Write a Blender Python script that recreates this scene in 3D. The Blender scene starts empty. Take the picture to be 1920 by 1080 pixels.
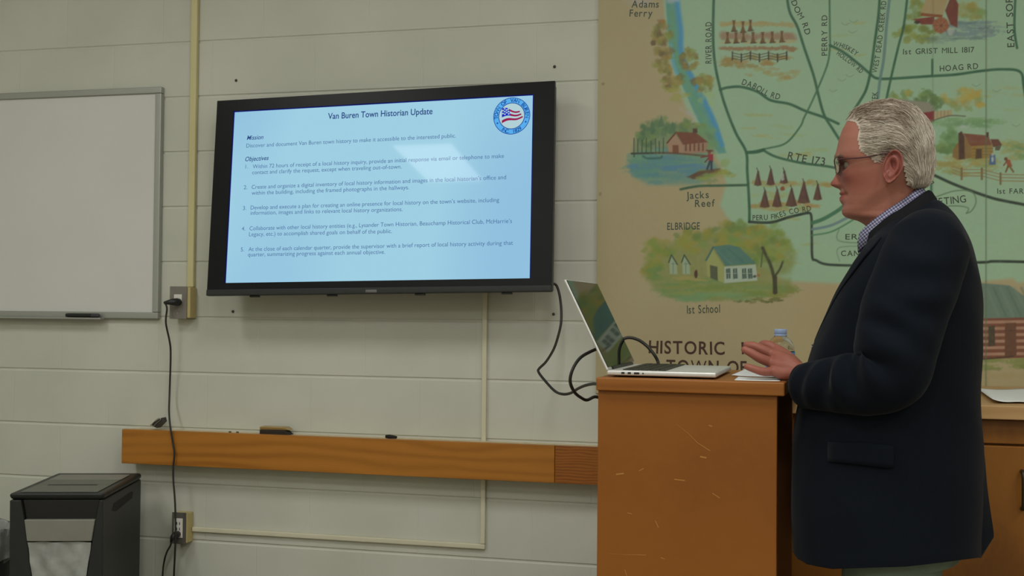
import bpy, bmesh, math, random
import numpy as np
from mathutils import Vector, Matrix

S = bpy.context.scene
COL = S.collection
random.seed(7)

# ------------------------------------------------------------------ camera
F = 2100.0
YAW, PITCH, ROLL = math.radians(13.6), math.radians(1.14), math.radians(0.52)
EYE = np.array([0.0, -3.72, 1.30])
_f = np.array([-math.sin(YAW)*math.cos(PITCH), math.cos(YAW)*math.cos(PITCH), math.sin(PITCH)])
_r0 = np.array([math.cos(YAW), math.sin(YAW), 0.0])
_u0 = np.cross(_r0, _f)
_r = _r0*math.cos(ROLL) + _u0*math.sin(ROLL)
_u = -_r0*math.sin(ROLL) + _u0*math.cos(ROLL)
cd = bpy.data.cameras.new('camera'); cam = bpy.data.objects.new('camera', cd); COL.objects.link(cam)
cd.sensor_width = 36.0; cd.lens = 36.0*F/1920.0; cd.clip_start = 0.05
M = Matrix.Identity(4)
for i in range(3):
    M[i][0], M[i][1], M[i][2], M[i][3] = _r[i], _u[i], -_f[i], EYE[i]
cam.matrix_world = M
S.camera = cam

# ------------------------------------------------------------------ world, exposure, lights
S.view_settings.view_transform = 'Standard'; S.view_settings.look = 'None'
S.view_settings.exposure = 0.0; S.view_settings.gamma = 1.0; S.view_settings.use_curve_mapping = False
W = bpy.data.worlds.new('world'); S.world = W; W.use_nodes = True
W.node_tree.nodes['Background'].inputs[0].default_value = (0.8, 0.85, 1, 1)
W.node_tree.nodes['Background'].inputs[1].default_value = 0.02
S.cycles.max_bounces = 8; S.cycles.diffuse_bounces = 4; S.cycles.glossy_bounces = 4
S.cycles.transmission_bounces = 8; S.cycles.transparent_max_bounces = 12
S.cycles.caustics_reflective = False; S.cycles.caustics_refractive = False
CEIL = 3.30
def troffer(x, y, power, sx=0.6, sy=1.2):
    l = bpy.data.lights.new('ceiling_panel_light', 'AREA'); l.shape = 'RECTANGLE'; l.size = sx; l.size_y = sy
    l.energy = power; l.color = (1.0, 1.0, 0.985)
    o = bpy.data.objects.new('ceiling_panel_light', l); COL.objects.link(o); o.location = (x, y, CEIL-0.02)
    return o
for lx in (-2.58, -0.3, 2.0):
    for ly, power in ((-2.3, 19.5), (-4.2, 21.0), (-6.4, 22.0)):
        troffer(lx+(0.55 if ly < -6 else 0), ly, power, 0.44, 0.8)

# ------------------------------------------------------------------ geometry of the view, for measuring where things stand
def ray(u, v):
    return _f*F + _r*(u-960.0) - _u*(v-540.0)
def hitY(u, v, y=0.0):
    d = ray(u, v); return EYE + d*((y-EYE[1])/d[1])
def hitX(u, v, x):
    d = ray(u, v); return EYE + d*((x-EYE[0])/d[0])
def hitZ(u, v, z):
    d = ray(u, v); return EYE + d*((z-EYE[2])/d[2])
def hitP(u, v, p, n):
    d = ray(u, v); return EYE + d*(np.dot(np.asarray(p)-EYE, n)/np.dot(d, n))
def proj(P):
    q = np.asarray(P) - EYE
    z = q@_f
    return 960 + F*(q@_r)/z, 540 - F*(q@_u)/z

# ------------------------------------------------------------------ colours and materials
def lin1(c):
    c = c/255.0
    return c/12.92 if c <= 0.04045 else ((c+0.055)/1.055)**2.4
def lin(c): return tuple(lin1(x) for x in c)
EXP = 0.47
def alb(c, e=EXP): return tuple(min(0.9, x/e) for x in lin(c))
MATS = {}
def mat(name, c=(0.5,0.5,0.5), rough=0.6, metal=0.0, spec=0.5, **k):
    if name in MATS: return MATS[name]
    m = bpy.data.materials.new(name); m.use_nodes = True
    b = m.node_tree.nodes['Principled BSDF']
    b.inputs['Base Color'].default_value = (*c, 1); b.inputs['Roughness'].default_value = rough
    b.inputs['Metallic'].default_value = metal; b.inputs['Specular IOR Level'].default_value = spec
    for kk, vv in k.items():
        b.inputs[kk.replace('_', ' ')].default_value = vv
    MATS[name] = m
    return m
class NT:
    def __init__(s, m): s.t = m.node_tree; s.b = s.t.nodes['Principled BSDF']
    def n(s, typ, **k):
        x = s.t.nodes.new(typ)
        for a, b in k.items():
            if a.startswith('i_'):
                key = a[2:]; key = int(key) if key.isdigit() else key.replace('_', ' ')
                x.inputs[key].default_value = b
            else: setattr(x, a, b)
        return x
    def l(s, a, b): s.t.links.new(a, b)
    def ramp(s, fac, stops):
        r = s.n('ShaderNodeValToRGB'); e = r.color_ramp.elements
        while len(e) < len(stops): e.new(0.5)
        for k, (p, c) in zip(e, stops):
            k.position = p; k.color = (*c, 1)
        s.l(fac, r.inputs[0]); return r.outputs[0]
    def bump(s, h, strength=0.2, dist=0.01):
        x = s.n('ShaderNodeBump', i_Strength=strength, i_Distance=dist); s.l(h, x.inputs['Height'])
        s.l(x.outputs[0], s.b.inputs['Normal']); return x
    def coords(s, scale=(1,1,1), rot=(0,0,0)):
        c = s.n('ShaderNodeTexCoord'); m = s.n('ShaderNodeMapping')
        m.inputs['Scale'].default_value = scale; m.inputs['Rotation'].default_value = rot
        s.l(c.outputs['Object'], m.inputs[0]); return m.outputs[0]
def mottled(name, c, rough, scale=8, amt=0.08, bump=0.0, bscale=300, spec=0.4):
    m = mat(name, c, rough, spec=spec); t = NT(m)
    n = t.n('ShaderNodeTexNoise', i_Scale=scale, i_Detail=4.0); t.l(t.coords(), n.inputs['Vector'])
    lo = tuple(x*(1-amt) for x in c); hi = tuple(min(1, x*(1+amt)) for x in c)
    t.l(t.ramp(n.outputs[0], [(0.3, lo), (0.7, hi)]), t.b.inputs['Base Color'])
    if bump:
        n2 = t.n('ShaderNodeTexNoise', i_Scale=bscale, i_Detail=2.0); t.l(t.coords(), n2.inputs['Vector'])
        t.bump(n2.outputs[0], bump, 0.002)
    return m
def wood(name, c, dark, scale=(1,1,1), rough=0.4, ring=9.0, dist=3.0, spec=0.35, amt=1.0):
    m = mat(name, c, rough, spec=spec); t = NT(m); co = t.coords(scale)
    n = t.n('ShaderNodeTexNoise', i_Scale=1.3, i_Detail=3.0, i_Distortion=0.6); t.l(co, n.inputs['Vector'])
    w = t.n('ShaderNodeTexWave', i_Scale=ring, i_Distortion=dist, i_Detail=2.0); w.bands_direction = 'Z'
    t.l(co, w.inputs['Vector'])
    g = t.n('ShaderNodeTexNoise', i_Scale=40.0, i_Detail=3.0); t.l(t.coords(tuple(x*y for x, y in zip(scale, (1,1,3)))), g.inputs['Vector'])
    mx = t.n('ShaderNodeMath', operation='MULTIPLY'); t.l(w.outputs['Fac'], mx.inputs[0]); t.l(n.outputs[0], mx.inputs[1])
    ad = t.n('ShaderNodeMath', operation='MULTIPLY_ADD', i_1=0.35, i_2=0.0); t.l(g.outputs[0], ad.inputs[0]); t.l(mx.outputs[0], ad.inputs[2])
    mid = tuple(a+(b-a)*0.75*amt for a, b in zip(c, dark))
    t.l(t.ramp(ad.outputs[0], [(0.1, c), (0.45, tuple(a+(b-a)*0.25*amt for a, b in zip(c, dark))), (0.75, mid)]), t.b.inputs['Base Color'])
    return m

# ------------------------------------------------------------------ mesh helpers
class MB:
    def __init__(s): s.v = []; s.f = []; s.m = []
    def add(s, vs, fs, mi=0):
        o = len(s.v); s.v += [tuple(map(float, p)) for p in vs]
        s.f += [tuple(i+o for i in f) for f in fs]; s.m += [mi]*len(fs); return s
    def hexa(s, p, mi=0):      # p: four bottom points then four top points
        return s.add(p, [(3,2,1,0), (4,5,6,7), (0,1,5,4), (1,2,6,5), (2,3,7,6), (3,0,4,7)], mi)
    def box(s, a, b, mi=0):
        (x0,y0,z0), (x1,y1,z1) = a, b
        return s.hexa([(x0,y0,z0),(x1,y0,z0),(x1,y1,z0),(x0,y1,z0),(x0,y0,z1),(x1,y0,z1),(x1,y1,z1),(x0,y1,z1)], mi)
    def grid(s, P, cu=False, cv=False, mi=0):   # P[rows][cols]
        P = np.asarray(P, float); n, m = P.shape[:2]
        fs = []
        for i in range(n if cv else n-1):
            for j in range(m if cu else m-1):
                a, b = i*m+j, i*m+(j+1) % m
                c, d = ((i+1) % n)*m+(j+1) % m, ((i+1) % n)*m+j
                fs.append((a, b, c, d))
        return s.add(P.reshape(-1, 3), fs, mi)
    def tube(s, path, r, seg=10, mi=0, cap=True, sx=1.0):
        path = np.asarray(path, float); n = len(path)
        rr = np.full(n, r) if np.isscalar(r) else np.asarray(r, float)
        T = np.gradient(path, axis=0); T /= np.linalg.norm(T, axis=1)[:, None]+1e-12
        up = np.array([0,0,1.0]) if abs(T[0][2]) < 0.9 else np.array([0,1.0,0])
        N = np.cross(T[0], up); N /= np.linalg.norm(N)
        rings = []
        for i in range(n):
            N = N - T[i]*np.dot(N, T[i]); N /= np.linalg.norm(N); B = np.cross(T[i], N)
            a = np.linspace(0, 2*np.pi, seg, endpoint=False)
            rings.append(path[i] + rr[i]*(np.cos(a)[:, None]*N*sx + np.sin(a)[:, None]*B))
        o = len(s.v); s.grid(rings, cu=True, mi=mi)
        if cap:
            s.f.append(tuple(o+j for j in range(seg))[::-1]); s.m.append(mi)
            s.f.append(tuple(o+(n-1)*seg+j for j in range(seg))); s.m.append(mi)
        return s
    def lathe(s, prof, o=(0,0,0), seg=32, mi=0, sy=1.0):   # prof: (radius, z)
        a = np.linspace(0, 2*np.pi, seg, endpoint=False)
        R = [[(o[0]+r*math.cos(t), o[1]+r*math.sin(t)*sy, o[2]+z) for t in a] for r, z in prof]
        return s.grid(R, cu=True, mi=mi)
    def ball(s, c, r, n=12, m=20, mi=0):
        r = np.broadcast_to(np.asarray(r, float), (3,))
        t = np.linspace(0.02, np.pi-0.02, n); a = np.linspace(0, 2*np.pi, m, endpoint=False)
        P = np.stack([np.sin(t)[:, None]*np.cos(a), np.sin(t)[:, None]*np.sin(a), np.cos(t)[:, None]+0*a], -1)*r+np.asarray(c)
        return s.grid(P[::-1], cu=True, mi=mi)
    def build(s, name, mats, parent=None, smooth=False, bevel=0, seg=2, local=False, sub=0, solid=0, angle=None):
        me = bpy.data.meshes.new(name); me.from_pydata(s.v, [], s.f); me.update()
        for m in (mats if isinstance(mats, (list, tuple)) else [mats]): me.materials.append(m)
        if s.m and max(s.m) > 0: me.polygons.foreach_set('material_index', s.m)
        if smooth: me.polygons.foreach_set('use_smooth', [True]*len(me.polygons))
        bm = bmesh.new(); bm.from_mesh(me); bmesh.ops.recalc_face_normals(bm, faces=bm.faces); bm.to_mesh(me); bm.free()
        o = bpy.data.objects.new(name, me); COL.objects.link(o)
        if parent is not None:
            o.parent = parent
            if not local:
                bpy.context.view_layer.update()
                o.matrix_parent_inverse = parent.matrix_world.inverted()
        if bevel:
            b = o.modifiers.new('bevel', 'BEVEL'); b.width = bevel; b.segments = seg; b.limit_method = 'ANGLE'; b.angle_limit = math.radians(40)
            for p in me.polygons: p.use_smooth = True
            w = o.modifiers.new('wn', 'WEIGHTED_NORMAL'); w.keep_sharp = True
        if solid:
            b = o.modifiers.new('solid', 'SOLIDIFY'); b.thickness = solid; b.offset = -1
        if sub:
            b = o.modifiers.new('sub', 'SUBSURF'); b.levels = sub; b.render_levels = sub
        return o
def thing(name, label, cat, loc=(0,0,0), rz=0.0, group=None):
    o = bpy.data.objects.new(name, None); COL.objects.link(o); o.location = tuple(map(float, loc)); o.rotation_euler = (0,0,rz)
    o.empty_display_size = 0.05
    o['label'] = label; o['category'] = cat
    if group: o['group'] = group
    bpy.context.view_layer.update()
    return o
def tag(o, label, cat, group=None):
    o['label'] = label; o['category'] = cat
    if group: o['group'] = group
    return o
def struct(o): o['kind'] = 'structure'; return o
def plabel(o, t): o['label'] = t; return o
def spline(P, n=8, closed=False):
    P = np.asarray(P, float); out = []
    k = len(P)
    for i in range(k-1):
        p0, p1, p2, p3 = P[max(i-1,0)], P[i], P[i+1], P[min(i+2,k-1)]
        for t in np.linspace(0, 1, n, endpoint=False):
            out.append(0.5*((2*p1)+(-p0+p2)*t+(2*p0-5*p1+4*p2-p3)*t*t+(-p0+3*p1-3*p2+p3)*t**3))
    out.append(P[-1]); return np.array(out)
def sstep(a, b, x):
    t = np.clip((np.asarray(x, float)-a)/(b-a), 0, 1); return t*t*(3-2*t)

# ------------------------------------------------------------------ lettering
_GL = {}
def glyphs(text, shear=0.0, offset=0.0):
    k = (text, shear, offset)
    if k not in _GL:
        c = bpy.data.curves.new('t', 'FONT'); c.body = text; c.size = 1.0; c.shear = shear; c.offset = offset
        c.resolution_u = 4
        o = bpy.data.objects.new('t', c); COL.objects.link(o)
        dg = bpy.context.evaluated_depsgraph_get(); dg.update()
        me = bpy.data.meshes.new_from_object(o.evaluated_get(dg), depsgraph=dg)
        v = np.array([tuple(x.co) for x in me.vertices]).reshape(-1, 3)
        f = [tuple(p.vertices) for p in me.polygons]
        bpy.data.objects.remove(o); bpy.data.curves.remove(c); bpy.data.meshes.remove(me)
        _GL[k] = (v, f)
    return _GL[k]
CAPH = float(glyphs('H')[0][:, 1].max())

# ================================================================== the room
XL, XR, YF = -4.2, 3.2, -7.0
zc0 = 1.30+0.775                                   # a mortar course
C8 = 0.2032
# block wall: horizontal joints are real grooves
m_wall = mat('painted_block', alb((141,142,132)), 0.55, spec=0.3); t = NT(m_wall)
co = t.coords()
n1 = t.n('ShaderNodeTexNoise', i_Scale=60.0, i_Detail=5.0); t.l(co, n1.inputs['Vector'])
n2 = t.n('ShaderNodeTexNoise', i_Scale=2.2, i_Detail=3.0); t.l(co, n2.inputs['Vector'])
a_ = alb((139,140,130)); b_ = alb((146,146,137))
t.l(t.ramp(n2.outputs[0], [(0.35, a_), (0.65, b_)]), t.b.inputs['Base Color'])
mp = t.n('ShaderNodeMapping'); mp.inputs['Rotation'].default_value = (math.pi/2, 0, 0)
mp.inputs['Location'].default_value = (0.05, (-(zc0 % C8))*1.0, 0)
tc = t.n('ShaderNodeTexCoord'); 
sx = t.n('ShaderNodeSeparateXYZ'); t.l(tc.outputs['Object'], sx.inputs[0]); cx_ = t.n('ShaderNodeCombineXYZ')
zz = t.n('ShaderNodeMath', operation='SUBTRACT', i_1=zc0-12*C8); t.l(sx.outputs['Z'], zz.inputs[0])
xx = t.n('ShaderNodeMath', operation='ADD', i_1=5.09); t.l(sx.outputs['X'], xx.inputs[0])
t.l(xx.outputs[0], cx_.inputs[0]); t.l(zz.outputs[0], cx_.inputs[1])
br = t.n('ShaderNodeTexBrick', i_Scale=1.0, i_Mortar_Size=0.004, i_Mortar_Smooth=0.9, i_Brick_Width=0.4064, i_Row_Height=C8)
br.inputs['Color1'].default_value = br.inputs['Color2'].default_value = (1,1,1,1); br.inputs['Mortar'].default_value = (0,0,0,1)
t.l(cx_.outputs[0], br.inputs['Vector'])
ma = t.n('ShaderNodeMath', operation='MULTIPLY_ADD', i_1=0.10); t.l(n1.outputs[0], ma.inputs[0]); t.l(br.outputs['Color'], ma.inputs[2])
t.bump(ma.outputs[0], 0.35, 0.0016)
prof = []
z = zc0 - 12*C8
zs = []
while z < CEIL+0.3: zs.append(z); z += C8
P = [(0.0, 0.0)]
for z in zs:
    if z < 0.01 or z > CEIL-0.01: continue
    P += [(z-0.006, 0.0), (z-0.0025, 0.0028), (z+0.0025, 0.0028), (z+0.006, 0.0)]
P.append((CEIL, 0.0))
mb = MB()
xs = np.linspace(XL, XR, 40)
mb.grid([[(x, y, zz_) for x in xs] for zz_, y in P])
mb.grid([[(x, 0.2, zz_) for x in (XL, XR)] for zz_ in (0, CEIL)])
mb.grid([[(x, y, 0) for x in (XL, XR)] for y in (0, 0.2)]); mb.grid([[(x, y, CEIL) for x in (XL, XR)] for y in (0, 0.2)])
struct(mb.build('wall_back', m_wall))
m_side = mottled('side_paint', alb((143,143,130)), 0.6, 3, 0.04)
struct(MB().box((XL-0.1, YF, 0), (XL, 0.2, CEIL)).build('wall_left', m_side))
struct(MB().box((XR, YF, 0), (XR+0.1, 0.2, CEIL)).build('wall_right', m_side))
struct(MB().box((XL-0.1, YF-0.1, 0), (XR+0.1, YF, CEIL)).build('wall_front', m_side))
m_ceil = mottled('ceiling_tile', (0.74,0.74,0.70), 0.9, 120, 0.1)
struct(MB().box((XL-0.1, YF-0.1, CEIL), (XR+0.1, 0.2, CEIL+0.1)).build('ceiling', m_ceil))
m_floor = mottled('floor_vinyl', (0.26,0.23,0.18), 0.45, 14, 0.2)
struct(MB().box((XL-0.1, YF-0.1, -0.1), (XR+0.1, 0.2, 0)).build('floor', m_floor))

# ------------------------------------------------------------------ whiteboard
m_alu = mat('brushed_aluminium', (0.42,0.43,0.40), 0.45, 0.6)
m_wb = mottled('white_enamel', alb((152,152,149)), 0.25, 3, 0.02, spec=0.4)
tr, bl = hitY(303,162,-0.022), hitY(295,598,-0.022)
x1 = (tr[0]+bl[0])/2; z1, z0 = tr[2], bl[2]; x0 = x1-1.83
wb = thing('whiteboard', 'wall-mounted whiteboard in a thin aluminium frame at the far left', 'whiteboard', ((x0+x1)/2, 0, z0))
fw = 0.024
MB().box((x0+fw*.6, -0.014, z0+fw*.6), (x1-fw*.6, -0.002, z1-fw*.6)).build('writing_surface', m_wb, wb)
f = MB()
for a, b in (((x0,-0.022,z1-fw),(x1,-0.001,z1)), ((x0,-0.022,z0),(x1,-0.001,z0+fw)), ((x0,-0.022,z0+fw),(x0+fw,-0.001,z1-fw)), ((x1-fw,-0.022,z0+fw),(x1,-0.001,z1-fw))):
    f.box(a, b)
f.build('frame', m_alu, wb, bevel=0.003)
f = MB().box((x0+0.2, -0.05, z0-0.004), (x1-0.22, -0.0225, z0+0.002)); f.build('marker_ledge', m_alu, wb, bevel=0.001)
m_blk = mottled('black_plastic', alb((22,24,23)), 0.42, 30, 0.1, spec=0.4)
p = hitY(124, 596, -0.037); q = hitY(186, 597, -0.037)
mk = thing('whiteboard_marker', 'black marker lying on the ledge under the whiteboard', 'marker', ((p[0]+q[0])/2, -0.037, z0+0.003))
zz_ = z0+0.0105
MB().tube([(p[0], -0.037, zz_), (p[0]+0.01, -0.037, zz_), (q[0]-0.03, -0.037, zz_)], [0.0065,0.0075,0.0075], 14).build('barrel', m_blk, mk, smooth=False, bevel=0.001)
MB().tube([(q[0]-0.03, -0.037, zz_), (q[0]-0.004, -0.037, zz_), (q[0], -0.037, zz_)], [0.0082,0.0075,0.005], 14).build('cap', mat('marker_cap', alb((40,40,45)), 0.35), mk, bevel=0.001)

# ------------------------------------------------------------------ conduits and outlet boxes
m_cond = mottled('cream_raceway', alb((147,140,104)), 0.45, 10, 0.03)
m_steel = mottled('stainless_plate', alb((88,84,78)), 0.4, 20, 0.1)
m_cream = mottled('cream_box_paint', alb((136,124,84)), 0.45, 20, 0.05)
# upper box with its raceway to the ceiling
bx0, bx1 = hitY(331,0,-0.055)[0], hitY(368,0,-0.03)[0]
bz1, bz0 = hitY(345,538,-0.05)[2], hitY(345,597,-0.05)[2]
bxl = hitY(318,560,-0.052)[0]; bxr = hitY(350,560,-0.052)[0]; bxe = hitY(368,560,-0.004)[0]
rc = thing('wall_raceway', 'tall cream surface raceway running from the ceiling to the outlet box beside the television', 'raceway', (hitY(357,300,0)[0], 0, bz1))
xa, xb = hitY(352,400,-0.018)[0], hitY(364,400,-0.018)[0]
MB().hexa([(xa,-0.018,bz1),(xb,-0.018,bz1),(xb,-0.001,bz1),(xa,-0.001,bz1),(xa,-0.018,CEIL),(xb,-0.018,CEIL),(xb,-0.001,CEIL),(xa,-0.001,CEIL)]).build('raceway_cover', m_cond, rc, bevel=0.003)
ob = thing('outlet_box', 'upper wall outlet box with steel plate and a black plug, between whiteboard and television', 'outlet', ((bxl+bxr)/2, 0, bz0))
MB().box((bxl+0.002, -0.047, bz0+0.001), (max(bxe, bxr+0.002), -0.001, bz1-0.001)).build('box_body', m_cream, ob, bevel=0.003)
MB().box((bxl, -0.052, bz0-0.002), (bxr, -0.0472, bz1+0.002)).build('cover_plate', m_steel, ob, bevel=0.0015)
xm = (bxl+bxr)/2
m_white = mat('white_plastic', alb((160,158,150)), 0.4)
rec = MB()
for zz_ in (bz0+(bz1-bz0)*0.64,):
    rec.box((xm-0.016, -0.0545, zz_-0.014), (xm+0.016, -0.0522, zz_+0.014))
rec.build('receptacle', m_white, ob, bevel=0.002)
MB().tube([(xm, -0.0524, bz0+0.018), (xm, -0.0540, bz0+0.018)], 0.003, 12).build('screw', m_alu, ob)
# lower box with its L-shaped raceway
lxl, lxr = hitY(322,990,-0.05)[0], hitY(348,990,-0.05)[0]
lz1, lz0 = hitY(335,962,-0.05)[2], hitY(335,1019,-0.05)[2]
lb = thing('outlet_box', 'lower wall outlet box with white receptacle, beside the shredder', 'outlet', ((lxl+lxr)/2, 0, lz0))
MB().box((lxl+0.002, -0.045, lz0+0.001), (lxr+0.003, -0.001, lz1-0.001)).build('box_body', m_cream, lb, bevel=0.003)
MB().box((lxl, -0.050, lz0-0.002), (lxr, -0.0452, lz1+0.002)).build('cover_plate', mat('grey_plate', alb((66,64,58)), 0.4), lb, bevel=0.0015)
xm2 = (lxl+lxr)/2; zm2 = (lz0+lz1)/2
MB().box((xm2-0.017, -0.0535, zm2-0.034), (xm2+0.017, -0.0502, zm2+0.036)).build('receptacle', m_white, lb, bevel=0.002)
mb = MB(); 
for dz in (0.018, -0.002):
    mb.box((xm2-0.007,-0.0540,zm2+dz-0.005),(xm2-0.004,-0.0534,zm2+dz+0.005)); mb.box((xm2+0.004,-0.0540,zm2+dz-0.005),(xm2+0.007,-0.0534,zm2+dz+0.005))
mb.build('socket_slots', m_blk, lb)
m_cond2 = mottled('painted_raceway', alb((150,147,128)), 0.45, 10, 0.03)
rl = thing('wall_raceway', 'cream raceway dropping behind the oak rail then running left to the lower outlet box', 'raceway', (hitY(907,1000,0)[0], 0, lz0))
vx0, vx1 = hitY(901,900,-0.014)[0], hitY(910,900,-0.014)[0]
hz1, hz0 = hitY(360,988,-0.014)[2], hitY(360,997,-0.014)[2]
MB().box((lxr+0.004, -0.014, hz0), (vx1, -0.001, hz1)).build('horizontal_run', m_cond2, rl, bevel=0.003)
MB().box((vx0, -0.0142, hz1+0.0003), (vx1, -0.001, hitY(905,540,0)[2]+0.05)).build('vertical_run', m_cond2, rl, bevel=0.003)

# power cord between the boxes
m_cord = mottled('black_cord', alb((30,28,24)), 0.5, 30, 0.1)
pc = thing('power_cord', 'black power cord hanging from the upper outlet plug past the oak rail', 'cord', (xm, -0.07, bz0))
plugz = bz0+(bz1-bz0)*0.52
mb = MB()
mb.tube([(xm+0.004,-0.055,plugz),(xm+0.004,-0.070,plugz),(xm-0.004,-0.082,plugz),(xm-0.022,-0.086,plugz-0.002),(xm-0.036,-0.086,plugz-0.003)], [0.013,0.014,0.0125,0.008,0.0045], 14)
mb.build('plug', m_blk, pc, smooth=True)
path = [(xm-0.034,-0.086,plugz-0.003)]
for u, v, y in ((313,578,-.085),(311,605,-.08),(318,640,-.06),(320,665,-.05),(318,735,-.04),(317,770,-.07),(319,798,-.099),(324,830,-.101),(327,850,-.102),(325,875,-.10),(325,900,-.10),(327,925,-.103),(328.5,950,-.104),(329,975,-.104),(329,1010,-.104),(328,1040,-.09),(326,1090,-.04),(325,1200,-.03)):
    path.append(hitY(u, v, y))
path = spline(path, 6)
MB().tube(path, 0.0036, 8).build('cable', m_cord, pc, smooth=True)
sc = thing('power_cord', 'short black cord curving down from the lower wall outlet box', 'cord', (xm2, -0.06, lz0))
pz = zm2-0.02
mb = MB().tube([(xm2,-0.055,pz),(xm2,-0.075,pz),(xm2-0.004,-0.083,pz-0.006),(xm2-0.010,-0.084,pz-0.022)], [0.012,0.013,0.0095,0.0045], 12)
mb.build('plug', m_blk, sc, smooth=True)
path = [(xm2-0.010,-0.084,pz-0.020)]+[hitY(u, v, y) for u, v, y in ((320,1022,-.08),(313,1035,-.07),(308,1052,-.055),(305,1080,-.045),(304,1150,-.03))]
MB().tube(spline(path, 6), 0.0034, 8).build('cable', m_cord, sc, smooth=True)

# ------------------------------------------------------------------ oak rail
RY = -0.09
rx0 = hitY(228,835,RY)[0]; rxj = hitY(1040,865,RY)[0]; rx1 = hitY(1160,880,RY)[0]
rz1 = (hitY(228,805,RY)[2]+hitY(1113,838,RY)[2])/2; rz0 = (hitY(228,870,RY)[2]+hitY(1113,908,RY)[2])/2
oak_l, oak_d = alb((127,82,27)), alb((92,54,12))
m_oak = wood('oak_rail_grain', oak_l, oak_d, (0.9,3,5), 0.4, 1.5, 9.0, amt=.7)
m_oak2 = wood('oak_rail_end_grain', alb((112,66,22)), alb((82,44,12)), (3,3,11), 0.4, 3.0, 6.0)
rail = thing('chalk_rail', 'long horizontal oak chalk rail fixed to the block wall under the television', 'rail', ((rx0+rx1)/2, 0, rz0))
MB().box((rx0, RY, rz0), (rxj-0.0006, RY+0.02, rz1)).build('face_board', m_oak, rail, bevel=0.002)
plabel(MB().box((rxj+0.0006, RY, rz0), (rx1, RY+0.02, rz1)).build('end_board', m_oak2, rail, bevel=0.002), 'redder oak end board')
MB().box((rx0, RY+0.021, rz0+0.01), (rx1, -0.001, rz1-0.003)).build('tray', mottled('pale_oak', alb((150,138,112)), 0.7, 40, 0.12), rail, bevel=0.002)  # tray mottled in a paler tone than the face boards
# things lying on the rail
ex0, ex1 = hitY(488,803,RY+0.03)[0], hitY(543,803,RY+0.03)[0]
ez = rz1-0.0025
er = thing('chalk_eraser', 'chalkboard eraser with black felt lying on the oak rail', 'eraser', ((ex0+ex1)/2, RY+0.045, ez))
def wedge(z0_, z1_, ins=0.0):
    y0_, y1_ = RY+0.024, RY+0.066
    xr0, xr1 = ex1-0.018, ex1
    return [(ex0,y0_,z0_),(xr1,y0_+.01,z0_),(xr1,y1_,z0_),(ex0,y1_,z0_),(ex0,y0_,z1_),(xr0,y0_,z1_),(xr0,y1_,z1_),(ex0,y1_,z1_)]
MB().hexa(wedge(ez, ez+0.016)).build('felt_pad', mottled('black_felt', alb((38,34,30)), 0.95, 200, 0.3), er, bevel=0.002)
MB().hexa([(a, b, c) for a, b, c in wedge(ez+0.0165, ez+0.027)]).build('wooden_back', wood('eraser_wood', alb((126,106,66)), alb((100,80,46)), (8,8,20)), er, bevel=0.002)
bx = (hitY(722,820,RY+0.03)[0]+hitY(742,820,RY+0.03)[0])/2
ch = MB(); ch.tube([(bx-0.020,RY+0.04,ez+0.007),(bx-0.006,RY+0.038,ez+0.0075),(bx+0.004,RY+0.041,ez+0.0065),(bx+0.019,RY+0.043,ez+0.005)], [0.0055,0.007,0.0058,0.004], 8)
tag(ch.build('charcoal_stub', mottled('charcoal', alb((20,17,15)), 0.8, 80, 0.3), smooth=True), 'small black stub on the oak rail right of the eraser', 'stub')
cx0 = hitY(294,797,RY+0.04)
cl = thing('binder_clip', 'black binder clip propped at the left end of the oak rail', 'clip', (cx0[0], RY+0.045, ez))
ca = [hitY(u, v, RY+0.035) for u, v in ((281,797),(294,803),(306,791),(304,783),(296,786))]
mb = MB(); n_ = len(ca); fr = [tuple(p) for p in ca]; bk = [(p[0], p[1]+0.028, p[2]) for p in ca]
mb.add(fr+bk, [tuple(range(n_))[::-1], tuple(range(n_, 2*n_))]+[(i, (i+1)%n_, n_+(i+1)%n_, n_+i) for i in range(n_)])
mb.build('clip_body', mottled('clip_black', alb((38,38,34)), 0.4, 40, 0.2), cl, bevel=0.002)
mb = MB(); w0 = [hitY(u, v, RY+0.031) for u, v in ((284,796),(292,788),(298,784),(301,787),(293,794),(287,800))]
mb.tube(spline(w0+[w0[0]], 5), 0.0012, 6); mb.build('wire_handle', mat('clip_wire', alb((120,118,108)), 0.3, 0.8), cl, smooth=True)
for k, (u, v) in enumerate(((430,811),(444,812))):
    p = hitY(u, v, RY+0.03)
    o = MB().ball((p[0], RY+0.035, ez+0.003), (0.006,0.004,0.0035), 6, 10).build('chalk_crumb', mottled('crumb_%d' % k, alb((72,62,50)), 0.9, 100, 0.2), smooth=True)
    tag(o, ('left crumb' if k == 0 else 'right crumb')+' of a pair on the oak rail left of the eraser', 'crumb', 'crumbs on the oak rail')

# screws left in the wall around the television
m_hole = mat('dark_screw', alb((40,38,32)), 0.5)
for u, v, where in ((443,151,'above the upper left corner of the television'),(1040,125,'above the upper right corner of the television'),(437,584,'below the lower left corner of the television'),(1038,589,'below the lower right corner of the television')):
    p = hitY(u, v, 0)
    o = MB().ball((p[0], -0.002, p[2]), (0.0052,0.004,0.0052), 6, 12).build('wall_screw', m_hole, smooth=True)
    tag(o, 'small dark screw in the wall '+where, 'screw', 'screws around the television')

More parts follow.
